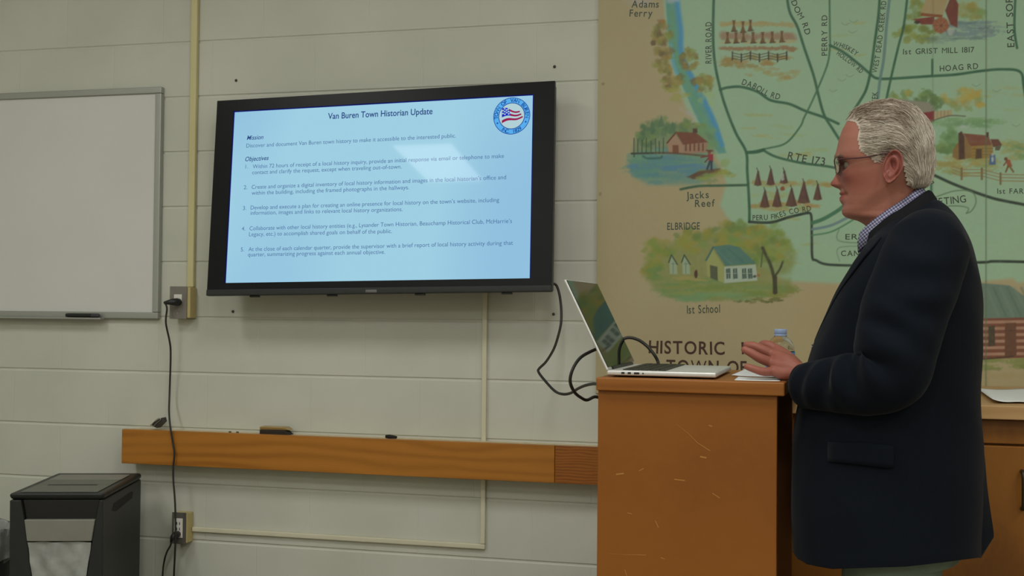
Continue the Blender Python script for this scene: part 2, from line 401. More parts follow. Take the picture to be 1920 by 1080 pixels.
# ------------------------------------------------------------------ television
TP = np.array([-0.753,0.535,6.184]); ty, tt, tr_ = 0.25, 0.129, 0.013
def R3(y, t, r):
    cy, sy = math.cos(y), math.sin(y); c, s = math.cos(t), math.sin(t); c2, s2 = math.cos(r), math.sin(r)
    return np.array([[cy,0,sy],[0,1,0],[-sy,0,cy]])@np.array([[1,0,0],[0,c,-s],[0,s,c]])@np.array([[c2,-s2,0],[s2,c2,0],[0,0,1]])
CW = np.stack([_r, _u, _f], 1)
TR = CW@R3(ty, tt, tr_); tvx, tvy, tvn = TR[:, 0], TR[:, 1], TR[:, 2]
d0 = CW@TP
ts = (-0.15-EYE[1])/d0[1]
TC = EYE+d0*ts; SH = ts; SW = ts*16/9
def tvp(x, y, z=0.0): return TC+tvx*x+tvy*y+tvn*z
def tvuv(u, v):
    q = hitP(u, v, TC, tvn)-TC; return float(q@tvx), float(q@tvy)
oc = [tvuv(*p) for p in ((408,189),(1040,153),(1036,546),(389,556))]
ox0, ox1 = (oc[0][0]+oc[3][0])/2, (oc[1][0]+oc[2][0])/2; oy1, oy0 = (oc[0][1]+oc[1][1])/2, (oc[2][1]+oc[3][1])/2
tv = thing('television', 'large black flat television on the block wall showing a text slide', 'television', tvp(0, oy0))
def tbox(b, x0, x1, y0, y1, z0, z1, mi=0):
    return b.hexa([tvp(x0,y0,z0),tvp(x1,y0,z0),tvp(x1,y0,z1),tvp(x0,y0,z1),tvp(x0,y1,z0),tvp(x1,y1,z0),tvp(x1,y1,z1),tvp(x0,y1,z1)], mi)
sx_, sy_ = SW/2, SH/2
b = MB()
for q in ((ox0,ox1,sy_,oy1),(ox0,ox1,oy0+0.022,-sy_),(ox0,-sx_,-sy_,sy_),(sx_,ox1,-sy_,sy_)): tbox(b, q[0], q[1], q[2], q[3], -0.004, 0.012)
m_bez = mottled('bezel_black', alb((13,14,15)), 0.35, 30, 0.05, spec=0.18)
b.build('bezel', m_bez, tv)
tbox(MB(), ox0, ox1, oy0, oy0+0.0215, -0.010, 0.012).build('bottom_strip', mottled('bezel_grey', alb((34,35,35)), 0.4, 30, 0.05, spec=.2), tv, bevel=0.003)
tbox(MB(), ox0+0.004, ox1-0.004, oy0+0.004, oy1-0.004, 0.0125, 0.045).build('back_cover', m_blk, tv, bevel=0.006)
cxm = tvuv(698,552)[0]
tbox(MB(), cxm-0.020, cxm+0.020, oy0+0.003, oy0+0.013, -0.0125, -0.0104).build('maker_badge', mat('badge', alb((78,78,76)), 0.3, 0.6), tv, bevel=0.001)
for u in (477, 622, 787, 950):
    xx_ = tvuv(u, 552)[0]
    tbox(MB(), xx_-0.018, xx_+0.018, oy0-0.006, oy0-0.0003, -0.002, 0.010).build('foot_mount', m_blk, tv, bevel=0.002)
# wall bracket
for s_ in (-0.2, 0.2):
    mb = MB()
    q0 = tvp(s_, 0.18, 0.0455); q1 = tvp(s_, -0.18, 0.0455)
    mb.hexa([(q1[0]-.02, q1[1], q1[2]), (q1[0]+.02, q1[1], q1[2]), (q1[0]+.02, -0.001, q1[2]), (q1[0]-.02, -0.001, q1[2]),
             (q0[0]-.02, q0[1], q0[2]), (q0[0]+.02, q0[1], q0[2]), (q0[0]+.02, -0.001, q0[2]), (q0[0]-.02, -0.001, q0[2])])
    mb.build('bracket_arm', m_blk, tv)
def emis(name, c, k=1.0, gloss=True):
    m = mat(name, (0.004,0.004,0.005), 0.04, spec=0.085)
    b = m.node_tree.nodes['Principled BSDF']
    b.inputs['Emission Color'].default_value = (*lin(c), 1); b.inputs['Emission Strength'].default_value = k
    return m
m_scr = emis('slide_background', (150,200,224)); t = NT(m_scr)
gr = t.n('ShaderNodeTexNoise', i_Scale=1.4, i_Detail=0.0); t.l(t.coords(), gr.inputs['Vector'])
t.l(t.ramp(gr.outputs[0], [(0.35, lin((142,190,221))), (0.6, lin((158,206,226)))]), t.b.inputs['Emission Color'])
scr = tbox(MB(), -sx_, sx_, -sy_, sy_, -0.0005, 0.012).build('screen', m_scr, tv)
m_edge = emis('screen_edge', (14,22,110))
eb = MB(); e = 0.0035
for q in ((-sx_,sx_,sy_-e,sy_),(-sx_,-sx_+e,-sy_,sy_-e),(sx_-e,sx_,-sy_,sy_-e)): tbox(eb, *q, -0.0012, -0.0006)
eb.build('screen_border', m_edge, scr)
m_ink = emis('slide_ink', (78,112,160)); m_ink2 = emis('slide_title_ink', (34,66,128))
def slide_text(b, body, pl, pr, h, shear=0.0, off=0.0, z=-0.0010):
    v, f = glyphs(body, shear, off)
    (xa, ya), (xb, yb) = tvuv(*pl), tvuv(*pr)
    x0, x1 = v[:, 0].min(), v[:, 0].max(); L = math.hypot(xb-xa, yb-ya); kx = L/(x1-x0)
    hy = h*ts/335.0/CAPH
    c, s = (xb-xa)/L, (yb-ya)/L
    X = (v[:, 0]-x0)*kx; Y = v[:, 1]*hy
    P = TC+np.outer(xa+X*c-Y*s, tvx)+np.outer(ya+X*s+Y*c, tvy)+tvn*z
    b.add(P, f)
b = MB(); slide_text(b, 'Van Buren Town Historian Update', (615,223.5), (811,214), 11.5, 0, 0.012)
b.build('slide_heading', m_ink2, scr); b = MB(); slide_text(b, 'Mission', (463,262.5), (494,261), 8.5, 0.25, 0.006); b.build('slide_heading', m_ink2, scr); b = MB(); slide_text(b, 'Objectives', (460,302.5), (504,300), 8.5, 0.25, 0.008)
b.build('slide_heading', m_ink2, scr)
for s_, x0, x1, ya, yb in (
 ('Discover and document Van Buren town history to make it accessible to the interested public.',462,855,277,258),
 ('1.',460.5,465,316,315.8), ('Within 72 hours of receipt of a local history inquiry, provide an initial response via email or telephone to make',474,945,316,296),
 ('contact and clarify the request, except when traveling out-of-town.',473,753,327,316),
 ('2.',457,464,355,354.7), ('Create and organize a digital inventory of local history information and images in the local historian\u2019s office and',472,949,354.5,336),
 ('within the building, including the framed photographs in the hallways.',472,767,365.5,355),
 ('3.',455.5,462,394,393.7), ('Develop and execute a plan for creating an online presence for local history on the town\u2019s website, including',470,936,393,378.5),
 ('information, images and links to relevant local history organizations.',470,755,403,396),
 ('4.',453.5,460,432.5,432.3), ('Collaborate with other local history entities (e.g., Lysander Town Historian, Beauchamp Historical Club, McHarrie\u2019s',468,960,432,418),
 ('Legacy, etc.) to accomplish shared goals on behalf of the public.',467,735,443,437),
 ('5.',451.5,458,471.5,471.3), ('At the close of each calendar quarter, provide the supervisor with a brief report of local history activity during that',466,962,471,459),
 ('quarter, summarizing progress against each annual objective.',465,722,481,476)):
    b = MB(); slide_text(b, s_, (x0, ya), (x1, yb), 7.6); b.build('slide_text', m_ink, scr)
# round seal in the slide's corner
sx0, sy0 = tvuv(959.5,217.5); sr = (tvuv(994,216)[0]-tvuv(925,219)[0])/2
m_sealb = emis('seal_blue', (86,172,236)); m_seald = emis('seal_navy', (20,66,150)); m_sealw = emis('seal_white', (176,208,214)); m_sealr = emis('seal_red', (150,24,78)); m_sealf = emis('seal_flag_blue', (18,36,190))
def disc(b, r0, r1, z, mi):
    a = np.linspace(0, 2*np.pi, 64, endpoint=False)
    b.grid([[tvp(sx0+r*math.cos(t_), sy0+r*math.sin(t_), z) for t_ in a] for r in (r0, r1)], cu=True, mi=mi)
b = MB()
disc(b, 0.001, sr*0.68, -0.00095, 2); disc(b, sr*0.68, sr*0.72, -0.00105, 1); disc(b, sr*0.72, sr*0.965, -0.00095, 0); disc(b, sr*0.965, sr, -0.00105, 1)
def arc_text(txt, a0, a1, rad, size, flip):
    n_ = len(txt)
    for i, chh in enumerate(txt):
        if chh == ' ': continue
        a = math.radians(a0+(a1-a0)*(i/(n_-1)))
        v, f = glyphs(chh, 0, 0.0 if chh in 'NWM' else 0.02); cx = (v[:, 0].min()+v[:, 0].max())/2
        rot = a-math.pi/2 if not flip else a+math.pi/2
        X = (v[:, 0]-cx)*size/CAPH; Y = (v[:, 1]-CAPH/2)*size/CAPH
        x = sx0+rad*math.cos(a)+X*math.cos(rot)-Y*math.sin(rot); y = sy0+rad*math.sin(a)+X*math.sin(rot)+Y*math.cos(rot)
        b.add(TC+np.outer(x, tvx)+np.outer(y, tvy)+tvn*-0.0014, f, 1)
arc_text('TOWN OF VAN BUREN', 184, -4, sr*0.845, sr*0.19, False)
arc_text('INC. 1829', 236, 304, sr*0.845, sr*0.19, True)
for a in (205, 335):
    a = math.radians(a); px, py = sx0+sr*.845*math.cos(a), sy0+sr*.845*math.sin(a)
    st = [tvp(px+(0.075 if k % 2 == 0 else 0.032)*sr*math.cos(math.pi/2+k*math.pi/5), py+(0.075 if k % 2 == 0 else 0.032)*sr*math.sin(math.pi/2+k*math.pi/5), -0.0014) for k in range(10)]
    b.add(st, [tuple(range(10))], 1)
# waving flag
def flagp(s_, t_):      # s along, t across (0 top)
    w_ = 0.06*math.sin(6.28*s_)
    y0_, y1_ = 0.42-0.16*s_+w_, -0.38+0.28*s_+w_
    return tvp(sx0+(-0.53+(0.95+0.2*t_)*s_)*sr, sy0+(y0_+(y1_-y0_)*t_)*sr, -0.0013)
for k in range(5):
    b.grid([[flagp(s_, t_) for s_ in np.linspace(0.0, 1, 14)] for t_ in (k/5, (k+1)/5)], mi=3 if k % 2 == 0 else 2)
b.grid([[flagp(s_, t_)-tvn*0.0002 for s_ in np.linspace(0, .42, 8)] for t_ in (-.02, .3, .6)], mi=4)
for i in range(4):
    for j in range(2+i % 2):
        p = flagp(0.055+0.10*i, 0.06+0.2*j+(0.1 if i % 2 == 0 else 0))-tvn*0.0004
        b.add([p+tvx*sr*.045*math.cos(k)+tvy*sr*.045*math.sin(k) for k in np.linspace(0, 2*np.pi, 8, endpoint=False)], [tuple(range(8))], 2)
b.build('round_seal', [m_sealb, m_seald, m_sealw, m_sealr, m_sealf], scr)

# cable hanging from the television
tcb = [tvp(ox1-0.02, tvuv(1030,532)[1], 0.03)]
for u, v, y in ((1041,533,-.10),(1048,548,-.10),(1052,575,-.11),(1052,605,-.13),(1046,632,-.16),(1038,655,-.2),(1024,678,-.25),(1011,691,-.28),(1010,698,-.30),(1022,714,-.36),(1040,733,-.44),(1055,739,-.5),(1070,737,-.55),(1085,728,-.62),(1100,722,-.7),(1118,720,-.8),(1130,730,-.9),(1133,760,-.95),(1134,850,-.97),(1134,1100,-.97)):
    tcb.append(hitY(u, v, y))
tcab = MB().tube(spline(tcb, 6), 0.0042, 8).build('display_cable', m_cord, smooth=True)
tag(tcab, 'black cable sagging from the television\'s right end to behind the lectern', 'cable')

# ================================================================== painted wall map (pigment only, on a flat panel)
MY = -0.012
mx0 = hitY(1119.5, 350, MY)[0]; mx1 = hitY(1990, 300, MY)[0]
mz0 = hitY(1300, 742, MY)[2]; mz1 = hitY(1500, -45, MY)[2]; mzt = 2.75
G = 0.0026
nx, nz = int((mx1-mx0)/G)+1, int((mz1-mz0)/G)+1
gx = np.linspace(mx0, mx1, nx); gz = np.linspace(mz0, mz1, nz)
GX, GZ = np.meshgrid(gx, gz)
Q = np.stack([GX.ravel(), np.full(GX.size, MY), GZ.ravel()], 1)
PU, PV = proj(Q)                                   # drawing coordinates for the painting
C = np.tile(np.array((137.0,126.0,95.0)), (len(PU), 1))
def vnoise(u, v, s, seed):
    x, y = u/s, v/s; xi, yi = np.floor(x).astype(np.int64), np.floor(y).astype(np.int64); fx, fy = x-xi, y-yi
    fx, fy = fx*fx*(3-2*fx), fy*fy*(3-2*fy)
    def h(a, b):
        n = (a*374761393+b*668265263+seed*144269) & 0x7fffffff
        n = ((n ^ (n >> 13))*1274126177) & 0x7fffffff
        return ((n ^ (n >> 16)) & 0xffff)/65535.0
    return (h(xi,yi)*(1-fx)+h(xi+1,yi)*fx)*(1-fy)+(h(xi,yi+1)*(1-fx)+h(xi+1,yi+1)*fx)*fy
def sel(x0, y0, x1, y1): return np.nonzero((PU > x0) & (PU < x1) & (PV > y0) & (PV < y1))[0]
def put(i, w, col):
    C[i] = C[i]*(1-w[:, None])+np.asarray(col, float)*w[:, None]
_sd = [1]
def blob(cx, cy, rx, ry, col, a=0.8, soft=0.6, rough=0.5, rot=0.0):
    m = max(rx, ry)*1.5; i = sel(cx-m, cy-m, cx+m, cy+m)
    if not len(i): return
    _sd[0] += 1
    x, y = PU[i]-cx, PV[i]-cy; c, s = math.cos(rot), math.sin(rot)
    d = np.sqrt(((x*c+y*s)/rx)**2+((-x*s+y*c)/ry)**2)+rough*(vnoise(PU[i], PV[i], max(4, min(rx, ry)*0.6), _sd[0])-0.5)
    put(i, a*sstep(1, 1-soft, d), col)
def inside(P, x, y):
    r = np.zeros(len(x), bool); n = len(P)
    for k in range(n):
        (x0, y0), (x1, y1) = P[k], P[(k+1) % n]
        if y0 == y1: continue
        r ^= ((y0 > y) != (y1 > y)) & (x < (x1-x0)*(y-y0)/(y1-y0)+x0)
    return r
def segd(P, x, y, closed=False):
    d = np.full(len(x), 1e9); n = len(P)
    for k in range(n if closed else n-1):
        (x0, y0), (x1, y1) = P[k], P[(k+1) % n]
        dx, dy = x1-x0, y1-y0; t_ = np.clip(((x-x0)*dx+(y-y0)*dy)/(dx*dx+dy*dy+1e-9), 0, 1)
        d = np.minimum(d, np.hypot(x-x0-t_*dx, y-y0-t_*dy))
    return d
def poly(P, col, a=1.0, soft=1.2, mott=0.0):
    P = [tuple(map(float, p)) for p in P]; xs_, ys_ = [p[0] for p in P], [p[1] for p in P]
    i = sel(min(xs_)-soft*2-2, min(ys_)-soft*2-2, max(xs_)+soft*2+2, max(ys_)+soft*2+2)
    if not len(i): return
    x, y = PU[i], PV[i]; d = segd(P, x, y, True)*np.where(inside(P, x, y), 1, -1)
    w = a*sstep(-soft, soft, d)
    if mott: _sd[0] += 1; w = w*(1-mott*vnoise(x, y, 7, _sd[0]))
    put(i, w, col)
def stroke(P, w, col, a=1.0, soft=1.2, sm=True, mott=0.0):
    P = spline(P, 6) if sm and len(P) > 2 else np.array(P, float)
    m = w+soft*2; i = sel(P[:, 0].min()-m, P[:, 1].min()-m, P[:, 0].max()+m, P[:, 1].max()+m)
    if not len(i): return
    d = segd([tuple(p) for p in P], PU[i], PV[i])
    k = a*sstep(w/2+soft, w/2-soft, d)
    if mott: _sd[0] += 1; k = k*(1-mott*vnoise(PU[i], PV[i], 14, _sd[0]))
    put(i, k, col)
rg = random.Random(3)
def dabs(x0, y0, x1, y1, n, rx, ry, cols, a=0.55, ell=True, rot=0.4):
    for _ in range(n):
        while True:
            x, y = rg.uniform(-1, 1), rg.uniform(-1, 1)
            if not ell or x*x+y*y < 1: break
        k = rg.uniform(0.7, 1.3)
        blob((x0+x1)/2+x*(x1-x0)/2, (y0+y1)/2+y*(y1-y0)/2, rx*k, ry*k, rg.choice(cols), a*rg.uniform(.6, 1.1), 0.7, 0.7, rg.uniform(-rot, rot))
GREEN = (121,149,123); DK = (38,76,54); BK = (32,44,36)
poly([(1240,-60),(1246,30),(1255,110),(1285,200),(1330,270),(1352,310),(1362,345),(1350,385),(1362,405),(1392,440),(1425,500),(1475,527),(1560,531),(1700,530),(1838,528),(1898,522),(1908,530),(1990,520),(1990,-60)], GREEN, 1, 5)
i = np.arange(len(PU)); put(i, 0.12*vnoise(PU, PV, 60, 77), (140,150,120))
for x0, y0, x1, y1 in ((1380,215,1480,262),(1480,240,1540,300),(1440,400,1560,520),(1840,160,1920,210),(1545,30,1640,130)):
    dabs(x0, y0, x1, y1, 5, 28, 4, [(128,128,70),(122,140,95),(132,134,86)], 0.5, rot=0.1)
# river
rl_ = [(1244,-40),(1249,15),(1252,60),(1255,92),(1262,125),(1274,150),(1288,180),(1302,212),(1318,245),(1335,270),(1347,288)]
rr_ = [(1362,287),(1356,268),(1344,232),(1329,200),(1310,160),(1290,125),(1279,95),(1278,50),(1271,10),(1268,-40)]
poly(rl_+rr_, (72,122,112), 1, 2.5, 0.15)
stroke([(1268,-20),(1272,20),(1277,60),(1277,92),(1287,125),(1306,160),(1326,200),(1341,235),(1353,272)], 9, (52,116,160), 0.85, 4)
stroke([(1258,85),(1262,118),(1272,145)], 6, (82,138,155), 0.8, 3); stroke([(1258,20),(1262,60),(1266,95),(1282,140),(1310,205),(1335,258)], 6, (80,128,84), 0.6, 4)
blob(1262,0,20,10,(140,150,160),0.8,0.9); blob(1200,2,40,14,(140,136,140),0.5,0.9)
# trees along the river
OL = [(104,102,44),(92,86,44),(120,108,52),(106,116,50),(84,74,48),(124,104,50)]
for q in ((1222,40,1258,85,16),(1228,88,1262,110,9),(1226,110,1258,135,9),(1278,90,1308,130,14),(1238,136,1278,168,14),(1298,138,1338,172,14)):
    dabs(q[0], q[1], q[2], q[3], q[4]*2, 8, 7, OL, 0.7)
dabs(1250,160,1290,190,10,14,5,[(124,128,60),(130,134,76)],0.55); dabs(1308,165,1340,200,8,8,8,[(128,150,80),(122,146,96)],0.5)
blob(1225,80,7,7,(80,70,44),0.9,0.5); blob(1242,40,9,5,(128,96,46),0.8)
# corn field
for y, h, c in ((68,11,(122,92,72)),(91,6,(116,84,52)),(46,6,(134,124,82)),(78,4,(140,136,96))): 
    for x in range(1358, 1492, 14): blob(x, y+rg.uniform(-2,2), 14, h*rg.uniform(.8,1.2), c, 0.8, 0.7)
dabs(1352,105,1500,128,22,18,5,[(126,96,44),(134,112,66),(116,100,50)],0.6,rot=0.15); dabs(1400,126,1495,152,14,16,5,[(130,104,58),(122,130,84)],0.55,rot=0.15)
dabs(1350,40,1440,48,6,18,3,[(134,118,66)],0.5,rot=0.1)
for x, y in ((1376,38),(1393,40),(1407,37),(1364,60),(1380,60),(1394,58),(1412,60),(1430,60),(1448,59),(1466,58)):
    poly([(x-3,y),(x+3,y),(x+1.5,y+9),(x+5,y+21),(x-5,y+21),(x-1.5,y+9)], (84,58,26), .95, 1.3); stroke([(x-4,y+21),(x+6,y+20)], 2, (50,42,30), .8, 1, False)
for k, x in enumerate(range(1373, 1480, 17)):
    y = 97+(4 if k % 2 else 0); stroke([(x,y),(x,y+15)], 2.4, (46,44,36), 1, .8, False)
    if x < 1470:
        y2 = 97+(0 if k % 2 else 4)
        for d in (2, 7, 12): stroke([(x,y+d),(x+17,y2+d)], 1.5, (58,54,42), .9, .8, False)
# grist mill
dabs(1700,0,1735,40,16,9,9,[(104,118,52),(120,124,60),(92,104,46)],.7); dabs(1795,-5,1845,38,16,13,8,[(104,112,52),(124,116,60),(96,122,66)],.7); dabs(1680,48,1760,78,24,11,8,[(98,112,44),(112,122,62),(88,98,44)],.75)
dabs(1775,40,1880,72,36,24,4,[(86,106,108),(80,98,104),(96,116,116),(104,122,118)],.75,rot=.12); dabs(1735,68,1850,82,14,22,3,[(98,120,112),(84,104,98)],.6,rot=.15)
poly([(1742,-20),(1784,-20),(1768,28),(1726,24)], (138,120,84), 1, 1.5, .15); poly([(1772,20),(1786,-14),(1797,8),(1795,52),(1782,46)], (92,46,36), 1, 1.5)
poly([(1727,24),(1768,28),(1766,33),(1726,30)], (112,62,34), 1, 1); poly([(1712,36),(1752,31),(1752,46),(1728,46)], (98,44,34), 1, 1.4); blob(1720,42,7,4,(40,34,28),.9)
blob(1764,47,18,17,(122,76,50),1,.3,.15); blob(1764,48,11,10,(130,88,62),.8,.5); blob(1765,48,3,3,(96,44,34),.9); 
for k in range(8): a = k*math.pi/4; stroke([(1764,48),(1764+15*math.cos(a),48+15*math.sin(a))], 1.6, (96,60,40), .7, .8, False)
blob(1783,60,8,10,(140,146,140),.8)
# barn scene behind the head
dabs(1672,170,1712,190,12,7,8,[(116,126,58),(88,108,56),(134,124,56)],.75); dabs(1718,172,1770,205,22,10,9,[(78,106,60),(92,118,64),(70,92,52)],.75); dabs(1765,168,1850,205,26,11,8,[(140,122,56),(128,114,54),(104,122,70),(146,126,50)],.65)
poly([(1668,192),(1688,186),(1742,192),(1754,208),(1728,212),(1690,214)], (112,110,96), 1, 2); poly([(1728,212),(1752,208),(1752,228),(1741,232)], (104,34,40), 1, 1.5)
poly([(1752,209),(1785,206),(1785,216),(1752,224)], (138,128,96), 1, 2); stroke([(1750,226),(1780,217),(1810,218)], 2, (62,58,44), .8, 1)
for x in range(1757, 1785, 7): stroke([(x,208),(x,222)], 1.3, (112,100,74), .8, .7, False)
dabs(1738,222,1880,238,22,24,5,[(96,130,88),(104,136,96),(86,120,80)],.6,rot=.1)
# farm cabin
dabs(1752,272,1800,285,18,14,9,[(82,112,66),(70,98,56),(94,120,70)],.8); dabs(1764,240,1800,272,18,9,9,[(78,110,66),(90,122,78)],.7); dabs(1880,268,1925,300,14,16,7,[(98,122,70),(124,124,74),(86,116,74)],.7)
dabs(1752,290,1870,330,46,20,5,[(126,116,62),(118,122,70),(134,118,62),(106,120,72)],.6,rot=.15); dabs(1860,262,1920,275,8,16,5,[(132,126,68),(126,134,88)],.6)
blob(1805,238,12,5,(140,152,144),.7)
poly([(1786,282),(1806,252),(1822,270),(1822,296),(1796,300),(1786,294)], (108,82,42), 1, 1.3, .15); poly([(1820,268),(1858,270),(1862,278),(1862,296),(1822,298)], (118,92,40), 1, 1.3, .2)
poly([(1806,250),(1853,254),(1860,272),(1820,274)], (98,56,40), 1, 1.3, .12); poly([(1797,250),(1803,246),(1808,256),(1809,298),(1798,299)], (60,40,30), 1, 1.2)
poly([(1849,248),(1854,248),(1854,257),(1849,257)], (62,46,38), 1, 1); poly([(1857,261),(1872,261),(1879,272),(1862,276)], (82,50,40), 1, 1); poly([(1866,275),(1878,272),(1874,282),(1866,282)], (66,66,46), .9, 1)
poly([(1830,279),(1841,279),(1841,297),(1829,298)], (64,50,32), 1, 1)
for y in (278,284,290): stroke([(1842,y),(1861,y)], 1.2, (90,68,32), .8, .7, False); stroke([(1823,y+1),(1829,y+1)], 1.2, (90,68,32), .8, .7, False)
poly([(1856,290),(1866,290),(1867,309),(1854,309)], (58,82,112), 1, 1.2); blob(1861,299,3,7,(150,156,158),.9,.5,.1); blob(1861,289,4,4,(140,140,136),.9)
poly([(1884,298),(1894,300),(1898,312),(1890,314)], (122,66,42), 1, 1.2); stroke([(1890,312),(1886,322)], 3.4, (94,70,36), 1, 1, False); stroke([(1893,312),(1900,322)], 3.4, (94,70,36), 1, 1, False); stroke([(1888,302),(1882,310)], 2.6, (104,64,40), 1, 1, False); blob(1886,298,4,4,(86,56,38),1,.4,.1)
fp = [(1786,312),(1803,318),(1841,318),(1876,327),(1925,328),(1990,334)]
for d in (0, 6, 12): stroke([(x,y+d) for x, y in fp], 2, (116,104,74), .95, .9, False)
for x, y in fp[1:4]: stroke([(x,y-2),(x,y+18)], 4, (98,86,56), 1, 1, False)
# boat house
poly([(1185,288),(1193,258),(1213,240),(1236,226),(1265,234),(1300,232),(1337,250),(1342,287)], (82,108,76), .8, 7, .2); poly([(1176,304),(1196,286),(1330,291),(1352,322),(1310,346),(1215,346),(1188,330)], (74,115,107), .85, 7, .2)
dabs(1180,272,1330,345,60,26,6,[(76,118,98),(70,112,110),(86,124,98),(66,108,118)],.75,rot=.1); dabs(1200,290,1310,325,16,30,5,[(72,114,112),(66,106,124)],.7,rot=.08); blob(1186,312,14,7,(66,104,140),.7); dabs(1260,305,1330,330,8,20,4,[(66,104,136)],.5,rot=.1)
for x, y, r in ((1205,252,20),(1222,240,18),(1240,232,20),(1262,240,18),(1285,240,16),(1215,262,22)): 
    dabs(x-r*.7, y-r, x+r*.7, y+r, 12, 8, 9, [(72,98,66),(82,108,70),(60,88,62),(90,112,66)], .7)
for x, y in ((1223,228),(1240,220),(1261,232)): poly([(x,y-4),(x-7,y+18),(x+7,y+18)], (66,94,66), .9, 2)
dabs(1275,225,1325,245,12,10,6,[(96,114,56),(86,108,58)],.7); dabs(1308,232,1345,285,12,12,8,[(86,124,84),(96,128,84)],.6)
blob(1290,212,26,7,(140,136,130),.6,.9,.4,.5); blob(1300,228,9,5,(150,146,140),.6,.9)
poly([(1251,268),(1266,252),(1282,272),(1282,289),(1254,288)], (132,106,86), 1, 1.3); poly([(1266,247),(1305,249),(1328,267),(1281,272)], (92,50,36), 1, 1.3, .1); stroke([(1251,268),(1266,250)], 3, (84,46,34), 1, 1, False)
poly([(1282,271),(1327,267),(1325,286),(1282,289)], (126,100,80), 1, 1.3)
for x in range(1286, 1326, 8): stroke([(x,270),(x,282)], 3, (86,52,38), .95, 1, False)
poly([(1261,272),(1272,272),(1273,288),(1261,288)], (96,60,42), 1, 1.2); poly([(1299,241),(1307,241),(1308,249),(1299,249)], (62,46,36), 1, 1)
stroke([(1185,288),(1220,287),(1260,287),(1330,293)], 3.4, (78,60,42), .9, 1.3); stroke([(1184,288),(1225,287)], 3, (46,58,50), 1, 1, False); stroke([(1189,288),(1189,294)], 2, (46,58,50), 1, .8, False)
for x in (1189,1196,1204,1212,1221,1229,1236,1244): stroke([(x,262+rg.uniform(-4,4)),(x+rg.uniform(-1,1),288)], 1.8, (50,58,46), .9, .8, False)
stroke([(1206,293),(1215,297),(1238,296),(1241,293)], 4, (46,82,76), .9, 1.5)
poly([(1289,332),(1312,320),(1350,316),(1352,322),(1330,330),(1300,336)], (78,58,42), 1, 2); dabs(1305,318,1375,340,20,14,5,[(120,124,54),(104,120,60),(88,110,66)],.7,rot=.2); blob(1358,306,14,12,(112,126,64),.5); poly([(1289,332),(1312,321),(1346,317),(1318,326)], (76,56,42), .9, 2)
poly([(1327,289),(1337,289),(1337,303),(1329,303)], (122,34,44), 1, 1.2); stroke([(1331,303),(1326,317)], 4, (40,52,66), 1, 1, False); stroke([(1334,303),(1334,317)], 4, (36,46,60), 1, 1, False); blob(1330,285,4,5,(96,56,44),1,.4,.1); stroke([(1325,282),(1336,283)], 2.6, (80,46,34), 1, .8, False); stroke([(1314,295),(1330,293)], 2, (98,40,40), 1, .8, False); stroke([(1322,304),(1328,297)], 2.4, (80,44,46), 1, .8, False)
# tepees
dabs(1408,338,1560,352,16,18,5,[(126,112,60),(134,110,62),(120,130,80)],.65,rot=.1); dabs(1408,378,1545,394,24,18,5,[(130,112,58),(136,108,62),(116,122,66)],.7,rot=.1); dabs(1400,360,1480,372,8,18,4,[(124,140,90),(128,126,70)],.5,rot=.1)
for x, y, w, h in ((1421,318,7,29),(1445,314,8,32),(1470,317,8,26),(1434,354,9.5,34),(1457,352,9.5,35),(1484,350,11,36),(1507,338,12,42),(1533,342,8.5,32)):
    poly([(x,y),(x-w*.55,y+h*.55),(x-w,y+h),(x,y+h+2),(x+w,y+h),(x+w*.5,y+h*.5)], (74,48,40), 1, 1.2, .1); stroke([(x+1,y+4),(x+w*.6,y+h*.9)], 3, (52,36,34), .6, 1.5, False); stroke([(x-2,y-3),(x+1,y+5)], 1.4, (50,40,34), 1, .7, False)
blob(1467,332,4,12,(136,150,140),.85); blob(1468,354,6,5,(108,60,36),.95)
# school
poly([(1206,505),(1214,474),(1236,452),(1276,456),(1298,438),(1335,440),(1360,424),(1402,420),(1452,430),(1480,450),(1492,484),(1482,512),(1430,524),(1212,524)], (102,111,58), .8, 8, .25); poly([(1212,518),(1482,522),(1486,548),(1400,562),(1270,561),(1225,542)], (102,113,63), .85, 7, .2)
for x, y, rx, ry, n in ((1235,475,26,26,26),(1300,452,34,22,26),(1370,440,46,26,44),(1440,455,40,34,50),(1420,480,40,14,14),(1225,505,16,16,12)):
    dabs(x-rx, y-ry, x+rx, y+ry, n, 12, 10, [(98,114,46),(112,118,50),(84,104,52),(122,114,48),(92,118,58)], .7)
dabs(1230,525,1480,562,70,26,6,[(94,112,54),(104,114,60),(110,120,66),(88,116,70)],.7,rot=.08); dabs(1260,548,1400,566,16,28,5,[(90,122,82),(98,126,84)],.65,rot=.06); dabs(1216,500,1250,522,10,12,8,[(78,106,66),(90,112,60)],.7)
dabs(1380,558,1470,568,12,10,3,[(70,76,36),(84,90,44)],.8,rot=.1); dabs(1430,532,1485,556,14,14,5,[(104,108,52),(96,112,60)],.7,rot=.1)
dabs(1265,518,1330,528,8,20,3,[(132,122,70)],.6,rot=.05)
for x in (1262, 1286):
    poly([(x-7,492),(x-3,479),(x+7,494),(x+8,514),(x-6,514)], (122,138,112), 1, 1.2); stroke([(x-8,492),(x-3,478),(x+8,496)], 2.2, (38,58,42), 1, .8, False); stroke([(x,492),(x,513)], 1.2, (80,100,84), .8, .7, False); stroke([(x-3,495),(x+4,495)], 1.2, (80,100,84), .8, .7, False)
blob(1305,514,4,9,(58,40,34),1,.4,.15); blob(1305,508,3,3,(88,46,36),.9)
poly([(1325,488),(1336,467),(1357,500),(1358,531),(1325,517)], (124,130,78), 1, 1.3); poly([(1336,462),(1366,459),(1386,463),(1418,494),(1360,499)], (62,98,90), 1, 1.3, .1); stroke([(1324,488),(1337,464)], 3.4, (56,88,80), 1, 1, False)
